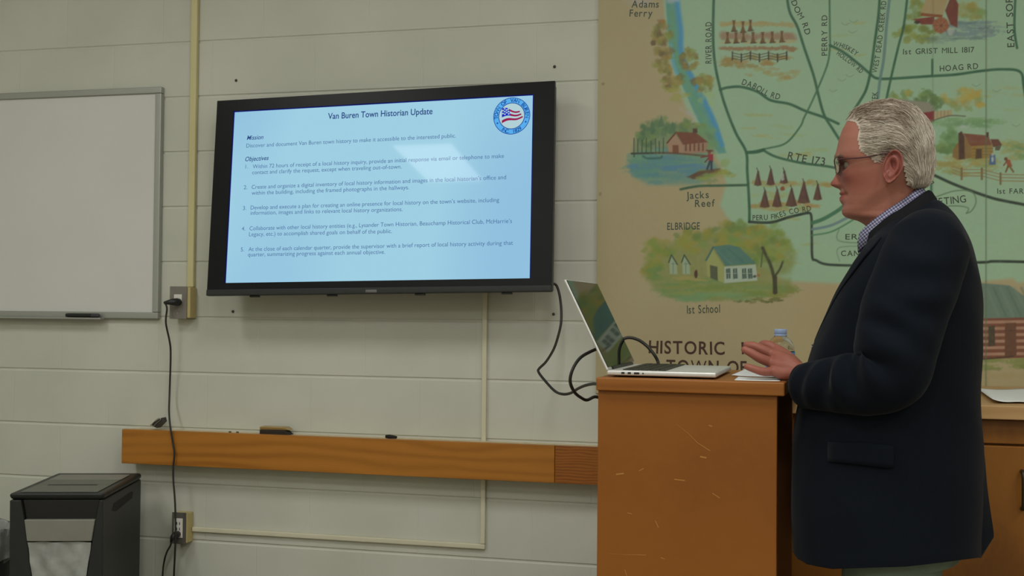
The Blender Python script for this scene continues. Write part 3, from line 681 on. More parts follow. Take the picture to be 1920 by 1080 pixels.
stroke([(1345,470),(1372,495)], 2, (76,112,104), .6, 1, False); stroke([(1365,466),(1395,493)], 2, (52,86,80), .6, 1, False)
poly([(1358,500),(1417,496),(1420,526),(1358,531)], (136,150,134), 1, 1.2); poly([(1331,497),(1345,500),(1346,527),(1332,521)], (66,72,52), 1, 1)
for x in (1361,1374,1391,1402): poly([(x,504),(x+8,503),(x+9,522),(x+1,523)], (56,76,68), 1, .9); stroke([(x+4,504),(x+5,522)], 1, (120,134,118), .9, .6, False); stroke([(x,513),(x+9,512)], 1, (120,134,118), .9, .6, False)
blob(1423,516,4,4,(126,78,52),.9); blob(1415,518,4,3,(50,58,50),.9)
stroke([(1455,548),(1451,520),(1444,495),(1430,465)], 6, (54,56,36), 1, 1.5); stroke([(1451,520),(1462,505),(1468,490)], 4, (58,60,40), 1, 1.2); stroke([(1453,548),(1453,520)], 8, (50,50,34), 1, 1.5, False); stroke([(1427,500),(1430,470)], 2.4, (62,70,44), .9, 1)
dabs(1440,455,1492,495,16,10,8,[(100,120,56),(112,122,60)],.5)
# log cabin lower right
dabs(1800,690,1990,760,20,50,8,[(134,122,84),(128,120,80)],.5,rot=.06); dabs(1800,668,1950,692,24,24,6,[(104,114,62),(112,118,70),(94,106,54)],.7,rot=.05)
poly([(1790,540),(1842,531),(1893,535),(1930,562),(1990,570),(1990,598),(1790,600)], (80,100,88), 1, 1.6, .12)
for k in range(9): stroke([(1850+k*13,540),(1872+k*14,592)], 4, (62,82,72) if k % 2 else (94,114,102), .5, 3, False)
poly([(1790,598),(1990,594),(1990,668),(1790,676)], (96,58,44), 1, 1.3)
for y in range(602, 674, 12): stroke([(1790,y+3),(1990,y)], 5.5, (142,112,92), .95, 1.3, False, .25)
poly([(1853,612),(1865,610),(1866,648),(1853,650)], (58,50,36), 1, 1.2); poly([(1884,606),(1905,605),(1906,668),(1884,670)], (82,54,40), 1, 1.2); stroke([(1884,620),(1905,620)], 1.5, (64,42,32), .9, .8, False); stroke([(1838,674),(1900,668)], 2, (46,38,28), .9, 1.2, False)
# birds, dabs
for x, y in ((1585,45),(1600,40),(1578,150),(1562,170),(1593,142),(1830,160),(1868,170),(1905,235),(1598,60)): stroke([(x-7,y-2),(x,y+2),(x+8,y-2)], 1.6, (96,118,98), .7, 1)
# roads
for P, w, c in (
 ([(1339,-30),(1337,60),(1340,115),(1350,165),(1362,205),(1380,250),(1399,285),(1401,320),(1403,350),(1405,390),(1405,416)],5,DK),
 ([(1350,168),(1365,164),(1390,163),(1420,172),(1445,188),(1480,195),(1510,208),(1545,220),(1572,232)],5,DK),
 ([(1473,-30),(1480,20),(1495,50),(1508,90),(1525,140),(1535,180),(1545,215),(1560,240),(1574,262)],5,DK),
 ([(1555,-30),(1556,60),(1556,90),(1550,125),(1525,185),(1508,220),(1500,238),(1474,268),(1440,278),(1400,286)],3.4,(52,88,64)),
 ([(1430,281),(1455,294),(1500,305),(1545,311),(1568,315)],4.6,DK),([(1400,286),(1418,285),(1432,281)],6,DK),
 ([(1276,355),(1310,349),(1350,348),(1402,347)],4.6,(44,74,52)),
 ([(1405,416),(1445,417),(1480,407),(1514,399)],5,BK),([(1514,399),(1521,404),(1522,440),(1523,482),(1530,488),(1552,496),(1610,498)],4.6,BK),
 ([(1523,418),(1545,410),(1575,392),(1596,372)],7,(48,92,66)),([(1523,430),(1560,422),(1600,402)],5,(84,108,112)),([(1523,441),(1560,434),(1600,412)],3,(62,104,76)),
 ([(1556,85),(1580,97),(1610,120),(1630,137),(1645,147),(1680,147),(1740,143),(1790,140),(1840,133),(1880,130),(1913,135),(1920,165),(1930,230)],5,DK),
 ([(1650,-30),(1648,20),(1640,80),(1633,130),(1625,165),(1615,185),(1600,208)],5,DK),([(1671,-30),(1663,40),(1657,110),(1650,150),(1645,195)],5.5,(80,108,104)),([(1704,-30),(1695,45),(1685,85),(1672,140),(1660,195)],4.4,DK),
 ([(1748,112),(1748,142)],4,DK),([(1905,-30),(1902,50),(1907,90)],4.4,DK),
 ([(1730,322),(1748,327),(1790,346),(1850,368),(1890,378),(1990,396)],5.4,BK),([(1746,345),(1746,372)],4,DK),
 ([(1700,380),(1745,372),(1790,358),(1822,360),(1830,378),(1822,395),(1812,400)],2.2,(74,100,74)),([(1745,390),(1790,386),(1815,390),(1812,400)],2,(74,100,74)),
 ([(1700,493),(1838,492),(1870,490),(1990,493)],5,BK),([(1573,430),(1574,452),(1640,456)],2,(84,110,88)),([(1640,463),(1574,464),(1574,490)],1.8,(92,118,96))):
    stroke(P, w, c, 1, 1.3, True, .12)
# seams between the panels, small stains
for x, a in ((1849, .5), (1749, .22)):
    b0, b1 = hitY(x, 0, MY), hitY(x, 740, MY); xw = (b0[0]+b1[0])/2
    d = np.abs(Q[:, 0]-xw); put(np.arange(len(PU)), a*sstep(0.0042, 0.001, d), (70,84,66))
blob(1131,158,4,4,(112,98,72),.8); blob(1126,364,4,4,(112,98,72),.7)
put(np.arange(len(PU)), 0.10*vnoise(PU, PV, 5, 501), (120,120,90))
me = bpy.data.meshes.new('wall_map')
idx = np.arange(nx*nz).reshape(nz, nx)
qf = np.stack([idx[:-1, :-1], idx[:-1, 1:], idx[1:, 1:], idx[1:, :-1]], -1).reshape(-1, 4)
nv = nx*nz
top = [(mx0,MY,mzt),(mx1,MY,mzt)]; back = [(mx0,-0.0005,mz0),(mx1,-0.0005,mz0),(mx1,-0.0005,mzt),(mx0,-0.0005,mzt)]
V = np.concatenate([Q, np.array(top+back)])
tl, tr2, bl2, br2 = int(idx[-1, 0]), int(idx[-1, -1]), int(idx[0, 0]), int(idx[0, -1])
fs = [tuple(q) for q in qf.tolist()]+[tuple(int(k) for k in idx[-1])+(nv+1, nv), (bl2, tl, nv, nv+5, nv+2), (br2, nv+3, nv+4, nv+1, tr2), (nv, nv+1, nv+4, nv+5), (nv+2, nv+5, nv+4, nv+3)]
me.from_pydata(V.tolist(), [], fs); me.update()
at = me.color_attributes.new('pigment', 'FLOAT_COLOR', 'POINT')
cs = C/255.0; cl_ = np.where(cs <= 0.04045, cs/12.92, ((cs+0.055)/1.055)**2.4)/EXP*np.array([.81,.81,.84])
cl_ = np.concatenate([cl_, cl_[[tl, tr2, bl2, br2, tr2, tl]]])
at.data.foreach_set('color', np.concatenate([cl_, np.ones((len(cl_), 1))], 1).astype(np.float32).ravel())
m_map = mat('map_paint', (0.5,0.5,0.4), 0.45, spec=0.35); t = NT(m_map)
an = t.n('ShaderNodeVertexColor', layer_name='pigment'); t.l(an.outputs[0], t.b.inputs['Base Color'])
n1 = t.n('ShaderNodeTexNoise', i_Scale=90.0, i_Detail=3.0); t.l(t.coords(), n1.inputs['Vector']); t.bump(n1.outputs[0], 0.15, 0.001)
me.materials.append(m_map)
wm = bpy.data.objects.new('wall_map', me); COL.objects.link(wm)
tag(wm, 'large hand-painted green and tan local history map covering the wall at the right', 'mural')
m_let = mat('lettering_paint', alb((40,52,40)), 0.5); m_let2 = mat('brown_lettering', alb((44,24,14)), 0.5)
def mtext(body, P, h, mi=0, off=0.010, shear=0.0):
    """hand lettering along a baseline P, letters h tall"""
    P = np.array(P, float); P = spline(P, 12) if len(P) > 2 else P
    W3 = np.array([hitY(u, v, MY-0.0004) for u, v in P]); w2 = W3[:, [0, 2]]
    L = np.concatenate([[0], np.cumsum(np.linalg.norm(np.diff(w2, axis=0), axis=1))])
    gl = []; x = 0; lb_ = MB()
    for chh in body:
        if chh == ' ': x += 0.42; continue
        v, f = glyphs(chh, shear, 0.0 if chh in 'MW' else off); w = v[:, 0].max()-v[:, 0].min(); gl.append((x, v, f)); x += w+0.13
    tot = x-0.13; u0_, v0_ = P[0]
    hy = h*np.linalg.norm(hitY(u0_, v0_, MY)-hitY(u0_, v0_-10, MY))/10/CAPH
    kx = L[-1]/tot
    for x, v, f in gl:
        w = v[:, 0].max()-v[:, 0].min(); s_ = (x+w/2)*kx
        j = min(max(int(np.searchsorted(L, s_))-1, 0), len(L)-2); fr = (s_-L[j])/(L[j+1]-L[j]+1e-9)
        p = w2[j]*(1-fr)+w2[j+1]*fr; d = w2[j+1]-w2[j]; d /= np.linalg.norm(d)
        jit = random.uniform(-.04, .04)
        d = np.array([d[0]*math.cos(jit)-d[1]*math.sin(jit), d[0]*math.sin(jit)+d[1]*math.cos(jit)])
        X = (v[:, 0]-v[:, 0].min()-w/2)*kx; Y = v[:, 1]*hy
        lb_.add(np.stack([p[0]+X*d[0]-Y*d[1], np.full(len(X), MY-0.0004), p[1]+X*d[1]+Y*d[0]], 1), f)
    o_ = lb_.build('title_lettering' if mi else 'map_lettering', m_let2 if mi else m_let, wm)
    if mi: plabel(o_, 'large dark brown title letters')
mtext('Adams', [(1184,14),(1235,14)], 13); mtext('Ferry', [(1180,31),(1223,31)], 13)
mtext('RIVER ROAD', [(1334,119),(1334,41)], 11); mtext('DABOLL RD', [(1390,158),(1412,166),(1437,180),(1461,187)], 10.5)
mtext('KINGDOM RD', [(1466,-35),(1476,-14),(1490,20),(1503,44),(1510,66)], 10); mtext('PERRY RD', [(1551,104),(1551,28)], 10)
mtext('WHISKEY', [(1561,85),(1584,92),(1605,105)], 8.5); mtext('HOLLOW RD', [(1568,102),(1590,118),(1614,138)], 8)
mtext('WEST DEAD CREEK RD', [(1644,137),(1651,100),(1657,50),(1662,2)], 9); mtext('CREEK', [(1645,208),(1646,172)], 10)
mtext('1st GRIST MILL 1817', [(1693,102),(1827,98)], 10); mtext('HOAG RD', [(1762,134),(1834,129)], 10.5); mtext('EAST SORRELL', [(1902,88),(1899,10),(1897,-50)], 12)
mtext('RTE 173', [(1476,298),(1510,305),(1546,310)], 14); mtext('Jacks', [(1287,373),(1329,371)], 13); mtext('Reef', [(1303,388),(1340,387)], 13)
mtext('PERU FIKES CO RD', [(1411,413),(1450,411),(1480,402),(1521,395)], 9.5); mtext('ELBRIDGE', [(1251,431),(1312,430)], 13); mtext('1st School', [(1288,588),(1350,586)], 15)
mtext('ERIE', [(1585,449),(1625,449)], 10, 0, .01); mtext('CANAL', [(1577,480),(1632,480)], 10, 0, .01); mtext('MEETING', [(1738,386),(1775,383),(1812,379)], 13); mtext('S', [(1744,345),(1752,344)], 9); mtext('1st FARM', [(1870,363),(1930,363)], 9.5)
mtext('HISTORIC', [(1216,662),(1359,665)], 23, 1, .018); mtext('M', [(1391,664),(1416,664)], 23, 1, 0.0); mtext('TOWN OF', [(1249,698),(1400,701)], 23, 1, .018)

# ================================================================== lectern
def atz(u, v, z): return EYE+ray(u, v)/F*z
LYN = float(atz(1290, 712, 2.25)[1]); LYF = LYN+0.42
lxa, lxb = hitY(1117.5,900,LYN)[0], hitY(1457,900,LYN)[0]
LZ = float((hitY(1120,711,LYN-.012)[2]+hitY(1470,714,LYN-.012)[2])/2); LT = 0.027
txa, txb = hitY(1115.5,722,LYN-.012)[0], hitY(1473,724,LYN-.012)[0]
wl, wd = alb((101,59,16)), alb((85,47,10))
m_ply = wood('lectern_birch', wl, wd, (1.2,1.2,0.5), 0.42, 1.6, 4.0, amt=0.8)
m_edgew = wood('lectern_edge', alb((105,63,21)), alb((86,48,11)), (1,1,8), 0.45, 2.0, 5.0)
lec = thing('lectern', 'plain wooden lectern with an overhanging top, at which the man stands', 'lectern', ((lxa+lxb)/2, LYN, 0))
MB().box((lxa, LYN, 0), (lxb, LYN+.019, LZ-LT)).build('near_side_panel', m_ply, lec, bevel=0.0015).name = 'side_panel'
MB().box((lxa, LYF-.019, 0), (lxb, LYF, LZ-LT)).build('side_panel', m_ply, lec, bevel=0.0015)
MB().box((lxa, LYN+.0192, 0), (lxa+.019, LYF-.0192, LZ-LT)).build('front_panel', m_ply, lec, bevel=0.0015)
for z in (0.08, 0.62): MB().box((lxa+.0192, LYN+.0192, z), (lxb-.02, LYF-.0192, z+.018)).build('shelf', m_ply, lec, bevel=0.001)
MB().box((txa, LYN-.012, LZ-LT+.0002), (txb, LYF+.012, LZ)).build('lectern_top', m_edgew, lec, bevel=0.003)
m_scr2 = mat('pale_scratch', alb((122,82,34)), 0.6)
for P, w in (([(1268,795),(1290,812),(1308,830),(1332,845)],1.6),([(1313,856),(1325,858)],3),([(1336,924),(1350,933)],1.8),([(1153,891),(1168,889)],3),([(1264,899),(1284,901)],2.2),([(1329,797),(1336,799)],2.4),([(1138,1040),(1175,1042),(1210,1042)],1.6),([(1228,977),(1234,990)],2),([(1197,884),(1206,879)],1.6),([(1175,963),(1184,965)],1.8),([(1170,1070),(1174,1082)],1.6),([(1238,1046),(1246,1049)],2)):
    c_ = np.array([hitY(u, v, LYN-.0004) for u, v in P]); n = len(c_); k = w*2.25/2100/2
    d = np.gradient(c_, axis=0); nn = np.stack([-d[:, 2], 0*d[:, 0], d[:, 0]], 1); nn /= np.linalg.norm(nn, axis=1)[:, None]
    tp = np.linspace(0.25, 1, n)[:, None] if n > 2 else np.ones((n, 1))
    MB().grid([c_+nn*k*tp, c_-nn*k*tp]).build('scratch', m_scr2, lec)

# ------------------------------------------------------------------ laptop
m_sil = mottled('laptop_aluminium', alb((150,150,146)), 0.38, 60, 0.02); m_sil.node_tree.nodes['Principled BSDF'].inputs['Metallic'].default_value = 0.35
PYN = LYN+0.02; PYF = PYN+0.305
pxa, pxb = hitY(1135,707,PYN)[0], hitY(1342,711,PYN)[0]
lap = thing('laptop', 'silver laptop open on the lectern top with its screen facing the man', 'laptop', ((pxa+pxb)/2, (PYN+PYF)/2, LZ))
pz = LZ+0.0035
base = MB().box((pxa, PYN, pz), (pxb, PYF, pz+0.0105)).build('base', m_sil, lap, bevel=0.003)
kb = MB()
for i in range(14):
    for j in range(5):
        y0_ = PYN+.022+i*.0205; x0_ = pxa+.03+j*.0185
        kb.box((x0_, y0_, pz+.0106), (x0_+.0155, y0_+.0175, pz+.0124))
kb.build('keyboard', m_blk, base)
MB().box((pxb-.085, (PYN+PYF)/2-.055, pz+.0106), (pxb-.008, (PYN+PYF)/2+.055, pz+.0110)).build('trackpad', mat('trackpad', alb((140,140,138)), 0.3), base)
pb = MB()
for u0_, u1_ in ((1163,1169),(1175,1181),(1187,1197)):
    xa_, xb_ = hitY(u0_,704,PYN)[0], hitY(u1_,704,PYN)[0]; pb.box((xa_, PYN-.0004, pz+.0035), (xb_, PYN+.001, pz+.0075))
xa_ = hitY(1204,704,PYN)[0]; pb.tube([(xa_,PYN-.0004,pz+.0055),(xa_,PYN+.001,pz+.0055)], .0016, 10)
pb.build('ports', m_blk, base)
for x_ in (pxa+.02, pxb-.02):
    for y_ in (PYN+.02, PYF-.02): MB().tube([(x_,y_,LZ+.0003),(x_,y_,pz)], .007, 12).build('rubber_foot', m_blk, base)
tp_ = hitY(1057,523,PYN)
h0 = np.array([pxa+.004, 0, pz+.011]); h1 = np.array([tp_[0], 0, tp_[2]])
dv = h1-h0; dv /= np.linalg.norm(dv); nv_ = np.array([dv[2], 0, -dv[0]])      # normal towards the man
Ls = float(np.linalg.norm(h1-h0))
def lid(s_, y_, n_): return h0+dv*s_+nv_*n_+np.array([0, y_, 0])
def lbox(b, s0, s1, y0_, y1_, n0, n1): 
    return b.hexa([lid(s0,y0_,n0),lid(s0,y1_,n0),lid(s0,y1_,n1),lid(s0,y0_,n1),lid(s1,y0_,n0),lid(s1,y1_,n0),lid(s1,y1_,n1),lid(s1,y0_,n1)])
lidm = lbox(MB(), 0, Ls, PYN, PYF, -.0052, 0).build('lid', m_sil, lap, bevel=0.002)
m_glass = mat('laptop_glass', (0.006,0.007,0.009), 0.04, spec=0.6)
lbox(MB(), .006, Ls-.003, PYN+.003, PYF-.003, .0002, .0012).build('screen', m_glass, lidm)
hg = MB().tube([(pxa+.003, PYN+.04, pz+.0125), (pxa+.003, PYF-.04, pz+.0125)], .0042, 10); hg.build('hinge', m_blk, lap)
# charger / adapter cable looping behind the laptop
yb = PYF+.025
cb = []
for u, v, y in ((1231,694,PYF-.005),(1234,680,yb),(1226,664,yb),(1212,648,yb+.01),(1196,637,yb+.01),(1178,633,yb+.01),(1160,639,yb),(1140,646,yb-.02),(1110,658,yb-.05),(1088,671,yb-.08),(1074,692,yb-.1),(1069,715,yb-.1),(1077,735,yb-.08),(1090,746,yb-.06),(1101,750,yb-.04),(1116,744,yb-.03),(1128,752,yb-.02),(1133,790,yb-.02),(1134,900,yb-.02),(1134,1100,yb-.02)):
    cb.append(hitY(u, v, y))
tag(MB().tube(spline(cb, 6), 0.0038, 8).build('laptop_cable', m_cord, smooth=True), 'black cable looping from the laptop around behind its screen and over the lectern edge', 'cable')

# papers on the lectern
PAPERS = []
m_pap = mottled('white_paper', alb((158,160,158)), 0.8, 5, 0.02)
def sheet(name, corners, z, label, curl=0.004, thick=0.0008, n=10):
    c_ = [np.array(p) for p in corners]; R_ = []
    for i in range(n):
        a = i/(n-1); R_.append([])
        for j in range(n):
            b_ = j/(n-1); p = (c_[0]*(1-b_)+c_[1]*b_)*(1-a)+(c_[3]*(1-b_)+c_[2]*b_)*a
            R_[-1].append((p[0], p[1], z+curl*abs(2*b_-1)**3*(0.4+0.6*a)))
    o = MB().grid(R_).build(name, m_pap, smooth=True, solid=0.0006); PAPERS.append(o); return tag(o, label, 'paper')
pa = hitZ(1378,708,LZ); 
sheet('paper_sheet', [(pxb+.012, LYN+.17, 0), (txb-.025, LYN+.15, 0), (txb-.02, LYF-.02, 0), (pxb+.015, LYF-.01, 0)], LZ+.0012, 'white sheet of paper lying on the lectern behind the man\'s hand', .003)
sheet('paper_sheet', [(txb-.10, LYN+.012, 0), (txb-.012, LYN+.02, 0), (txb-.016, LYN+.13, 0), (txb-.105, LYN+.125, 0)], LZ+.0009, 'small greyish slip of paper under the man\'s wrist on the lectern', .001)

LROT = -math.radians(4.6); pv_ = Vector(((lxa+lxb)/2, LYN, 0))
RM = Matrix.Translation(pv_) @ Matrix.Rotation(LROT, 4, 'Z') @ Matrix.Translation(-pv_)
bpy.context.view_layer.update()
for o in (lec, *PAPERS): o.matrix_world = RM @ o.matrix_world
RM2 = Matrix.Translation(pv_) @ Matrix.Rotation(-math.radians(3.0), 4, 'Z') @ Matrix.Translation(-pv_)
lap.matrix_world = RM2 @ lap.matrix_world

# ================================================================== counter with cabinets at the right
CZ = 1.08; CYF = float(atz(1850, 760, 2100*.22/170)[1])
CZ = float(hitY(1850,760,CYF)[2]); cxl = hitY(1440,745,CYF)[0]; cxr = XR-0.05
m_top = wood('counter_maple', alb((140,112,76)), alb((112,84,48)), (1,1,3), 0.35, 2.0, 4.0, amt=.7)
m_cab = wood('cabinet_pine', alb((102,63,17)), alb((76,43,8)), (2.2,2.2,0.35), 0.45, 2.2, 4.0)
ct = thing('countertop', 'pale maple countertop along the map wall behind the man', 'countertop', ((cxl+cxr)/2, CYF/2, CZ-.03))
MB().box((cxl, CYF, CZ-.034), (cxr, MY-.002, CZ)).build('worktop', m_top, ct, bevel=0.003)
units = np.linspace(cxl+.01, cxr-.01, 4)
lab = ('brown wooden base cabinet directly behind the man', 'brown wooden base cabinet at the right edge with a dark pull', 'brown wooden base cabinet furthest right along the map wall')
xh = hitY(1917,920,CYF+.01)[0]
edges = [cxl+.01, xh+.055, xh+1.05, cxr-.01]
for k in range(3):
    x0_, x1_ = edges[k]+.001, edges[k+1]-.001
    cbn = thing('base_cabinet', lab[k], 'cabinet', ((x0_+x1_)/2, CYF/2, 0))
    MB().box((x0_, CYF+.045, 0.09), (x1_, -.004, CZ-.0345)).build('cabinet_body', m_cab, cbn, bevel=.001)
    MB().box((x0_, CYF+.10, 0), (x1_, -.004, 0.0895)).build('toe_kick', m_blk, cbn)
    nd = 1 if k else 2
    dx = np.linspace(x0_, x1_, nd+1)
    for j in range(nd):
        d_ = MB().box((dx[j]+.003, CYF+.025, 0.11), (dx[j+1]-.003, CYF+.0445, CZ-.10)).build('door', m_cab, cbn, bevel=.003)
        hx = dx[j+1]-.052 if (k == 0) else dx[j]+.05
        hz = hitY(1917,920,CYF+.01)[2]
        MB().tube(spline([(hx,CYF+.0245,hz+.045),(hx,CYF+.008,hz+.040),(hx,CYF+.004,hz),(hx,CYF+.008,hz-.040),(hx,CYF+.0245,hz-.045)], 6), .005, 10).build('pull_handle', mat('dark_bronze', alb((46,40,28)), .4, .6), d_, smooth=True)
    MB().box((x0_+.002, CYF+.030, CZ-.095), (x1_-.002, CYF+.0445, CZ-.037)).build('top_rail', m_cab, cbn, bevel=.002)
kn = MB()
for u, v, r in ((1868,818,.006),(1888,880,.005),(1852,840,.004)):
    p = hitY(u, v, CYF+.0245); a_ = np.linspace(0, 2*np.pi, 14, endpoint=False)
# paper on the counter
pc4 = [hitZ(u, v, CZ) for u, v in ((1862,757),(2010,757),(2010,733),(1828,730))]
R_ = []
for i in range(12):
    a = i/11; R_.append([])
    for j in range(16):
        b_ = j/15; p = (pc4[0]*(1-b_)+pc4[1]*b_)*(1-a)+(pc4[3]*(1-b_)+pc4[2]*b_)*a
        R_[-1].append((p[0], p[1], CZ+.0015+.010*max(0, 1-b_*4)**2*(1-a)+.004*math.sin(b_*5+a*2)**2))
tag(MB().grid(R_).build('paper_sheet', m_pap, smooth=True, solid=.0008), 'white sheets with a curled corner lying on the maple countertop', 'paper')

# ------------------------------------------------------------------ water bottle
bp = atz(1463, 700, 2.82); br_ = 0.0355
m_pet = mat('clear_plastic', (0.92,0.95,0.95), 0.08, spec=0.5, Transmission_Weight=1.0, IOR=1.15)
m_capb = mottled('pale_blue_cap', alb((110,124,150)), .4, 20, .05); m_lbl = mat('blue_label', alb((24,108,190)), .35); m_lblw = mat('label_white', alb((150,170,200)), .4)
zt = float(atz(1463, 617, 2.82)[2]); bh = zt-CZ
bot = thing('water_bottle', 'clear plastic water bottle with a blue label, standing behind the hand', 'bottle', (bp[0], bp[1], CZ))
o_ = (bp[0], bp[1], CZ+.001)
MB().lathe([(.001,.003),(.024,.0),(br_-.002,.004),(br_,.012),(br_,.03),(br_-.0015,.034),(br_,.038),(br_,bh*.66),(br_*.99,bh*.70),(br_*.95,bh*.745),(br_*.82,bh*.81),(br_*.58,bh*.87),(.0145,bh*.895),(.0145,bh*.91)], o_, 40).build('bottle_body', m_pet, bot, smooth=True)
MB().lathe([(.0155,bh*.895),(.0162,bh*.90),(.0162,bh*.915),(.0150,bh*.92),(.0158,bh*.925),(.0158,bh*.985),(.0148,bh*.995),(.001,bh*.997)], o_, 40).build('cap', m_capb, bot, smooth=True)
lb_ = MB().lathe([(br_+.0006,bh*.28),(br_+.0006,bh*.675)], o_, 48).build('label', m_lbl, bot, smooth=True)
a_ = np.linspace(-1.35, -.65, 14); MB().grid([[(o_[0]+(br_+.0011)*math.cos(q), o_[1]+(br_+.0011)*math.sin(q), o_[2]+z) for q in a_] for z in (bh*.50, bh*.62)]).build('label_patch', m_lblw, lb_, smooth=True)

# ================================================================== shredder
SZ = .71
scx, scy = -2.319, -.356; sx0_, sx1_, sy0_, sy1 = scx-.146, scx+.146, scy-.2275, scy+.2275
m_sh = mottled('shredder_black', alb((26,28,27)), .45, 20, .08, spec=.35); m_sg = mottled('shredder_grey', alb((92,92,84)), .5, 20, .04); m_sd2 = mottled('shredder_dark_grey', alb((66,68,60)), .4, 20, .04)
m_bag = mottled('bag_film', alb((112,114,110)), .35, 18, .25)
sh = thing('paper_shredder', 'black office paper shredder with grey front band, under the left end of the oak rail', 'shredder', ((sx0_+sx1_)/2, (sy0_+sy1)/2, 0))
w_ = sx1_-sx0_
fr_ = sy0_+.03
# cabinet sides, back, base
b = MB()
b.box((sx0_, fr_, .03), (sx0_+.02, sy1, SZ-.0305)); b.box((sx1_-.02, fr_, .03), (sx1_, sy1, SZ-.0305)); b.box((sx0_+.02, sy1-.02, .03), (sx1_-.02, sy1, SZ-.0305)); b.box((sx0_+.02, fr_, .03), (sx1_-.02, sy1-.02, .05))
b.build('cabinet', m_sh, sh, bevel=.004)
# head with rounded, slightly overhanging top
hd = MB()
zt0 = SZ-.030
def hring(ins, z, f=0): return [(sx0_-.004+ins, sy0_+ins+f, z), (sx1_+.004-ins, sy0_+ins+f, z), (sx1_+.004-ins, sy1-ins*.5, z), (sx0_-.004+ins, sy1-ins*.5, z)]
hd.hexa(hring(.002, zt0, .01)+hring(0, SZ-.008)); 
hd.build('head', m_sh, sh, bevel=.014, seg=4)
yy = lambda t_: sy0_+(sy1-sy0_)*t_
MB().box((sx0_+.028, yy(.62), SZ-.0078), (sx1_-.022, yy(.86), SZ-.0045)).build('top_panel', m_sg, sh, bevel=.002)
tp2 = MB(); 
for q in ((.05,.33),(.385,.615)): tp2.box((sx0_+.028, yy(q[0]), SZ-.0078), (sx1_-.022, yy(q[1]), SZ-.005))
tp2.box((sx0_+.028, yy(.33), SZ-.0078), (sx0_+.065, yy(.385), SZ-.005)); tp2.box((sx1_-.065, yy(.33), SZ-.0078), (sx1_-.022, yy(.385), SZ-.005))
plabel(tp2.build('feed_deck', m_sd2, sh, bevel=.0015), 'darker grey deck around the paper slot')
MB().box((sx0_+.0655, yy(.335), SZ-.0079), (sx1_-.0655, yy(.38), SZ-.0070)).build('paper_slot', mat('slot_black', (0.004,0.004,0.004), .8), sh)
# front frame: two tapering legs, a dark mouth, a grey band, a bag window
def fp_(s_, t_, y=0.0): # s 0..1 across, t 0..1 from top down
    return (sx0_+w_*s_, sy0_+.004+.022*t_+y, SZ-.0301-(SZ-.0301-.03)*t_)
tt_ = np.linspace(0, 1, 16)
inL = .12+.20*np.clip(tt_*1.25, 0, 1)**.8; inR = .96-.26*np.clip(tt_*1.25, 0, 1)**.9
def slab(s0f, s1f, y0_, y1_, name, m, ts_=tt_, bevel=.003):
    b = MB(); k = len(ts_)
    F0 = [[fp_(s0f(t_), t_, y0_), fp_(s1f(t_), t_, y0_)] for t_ in ts_]; B0 = [[fp_(s0f(t_), t_, y1_), fp_(s1f(t_), t_, y1_)] for t_ in ts_]
    R2 = [[F0[i][0], F0[i][1], B0[i][1], B0[i][0]] for i in range(k)]
    o0 = len(b.v); b.grid(R2, cu=True); b.f += [(o0,o0+1,o0+2,o0+3), tuple(o0+4*(k-1)+j for j in (3,2,1,0))]; b.m += [0,0]
    return b.build(name, m, sh, bevel=bevel)
iL = lambda t_: float(np.interp(t_, tt_, inL)); iR = lambda t_: float(np.interp(t_, tt_, inR))
slab(lambda t_: 0.0, iL, 0, .028, 'front_leg', m_sh); slab(iR, lambda t_: 1.0, 0, .028, 'front_leg', m_sh)
g0 = (SZ-.0301-hitY(90,974,sy0_+.01)[2])/(SZ-.0601); g1 = (SZ-.0301-hitY(90,1015,sy0_+.01)[2])/(SZ-.0601)
slab(lambda t_: iL(t_)+.004, lambda t_: iR(t_)-.004, .012, .022, 'mouth', mat('mouth_black', (0.006,0.006,0.006), .5), np.linspace(0, g0+.03, 5))
slab(lambda t_: iL(t_)+.003, lambda t_: iR(t_)-.003, -.004, .020, 'grey_band', m_sg, np.linspace(g0, g1, 4))
BG = []
for t_ in np.linspace(g1+.005, 1, 26):
    row = []
    for s_ in np.linspace(iL(t_)+.004, iR(t_)-.004, 26):
        p = fp_(s_, t_, .004); n_ = .005*math.sin(18*s_+26*t_+3*math.sin(9*t_))+.003*math.sin(31*s_-47*t_)+.0015*math.sin(70*t_+12*s_)
        row.append((p[0], p[1]+n_, p[2]))
    BG.append(row)
plabel(MB().grid(BG).build('bag_window', m_bag, sh, smooth=True), 'window showing crumpled pale shredding bag')
# side handle recess (dark inset) on the right side
_ya, _yb = sy0_+.455*.22, sy0_+.455*.78; hh = [(0,y,SZ-.072+dz) for y, dz in ((_ya,-.010),(_ya+.02,.012),(_yb-.03,.018),(_yb,.012),(_yb-.015,-.008),(_ya+.05,-.020))]
mb = MB(); P1 = [(sx1_+.0008, p[1], p[2]) for p in hh]; P2 = [(sx1_-.002, p[1], p[2]) for p in hh]; n_ = len(hh)
mb.add(P1+P2, [tuple(range(n_)), tuple(range(2*n_-1, n_-1, -1))]+[(i, n_+i, n_+(i+1) % n_, (i+1) % n_) for i in range(n_)])
mb.build('side_grip', mat('grip_black', (0.004,0.004,0.004), .7), sh, bevel=.002)
for x_ in (sx0_+.05, sx1_-.05):
    for y_ in (fr_+.05, sy1-.05): MB().tube([(x_-.012, y_, .02), (x_+.012, y_, .02)], .0195, 16).build('caster', m_blk, sh, smooth=False)

sh.rotation_euler = (0, 0, math.radians(17))

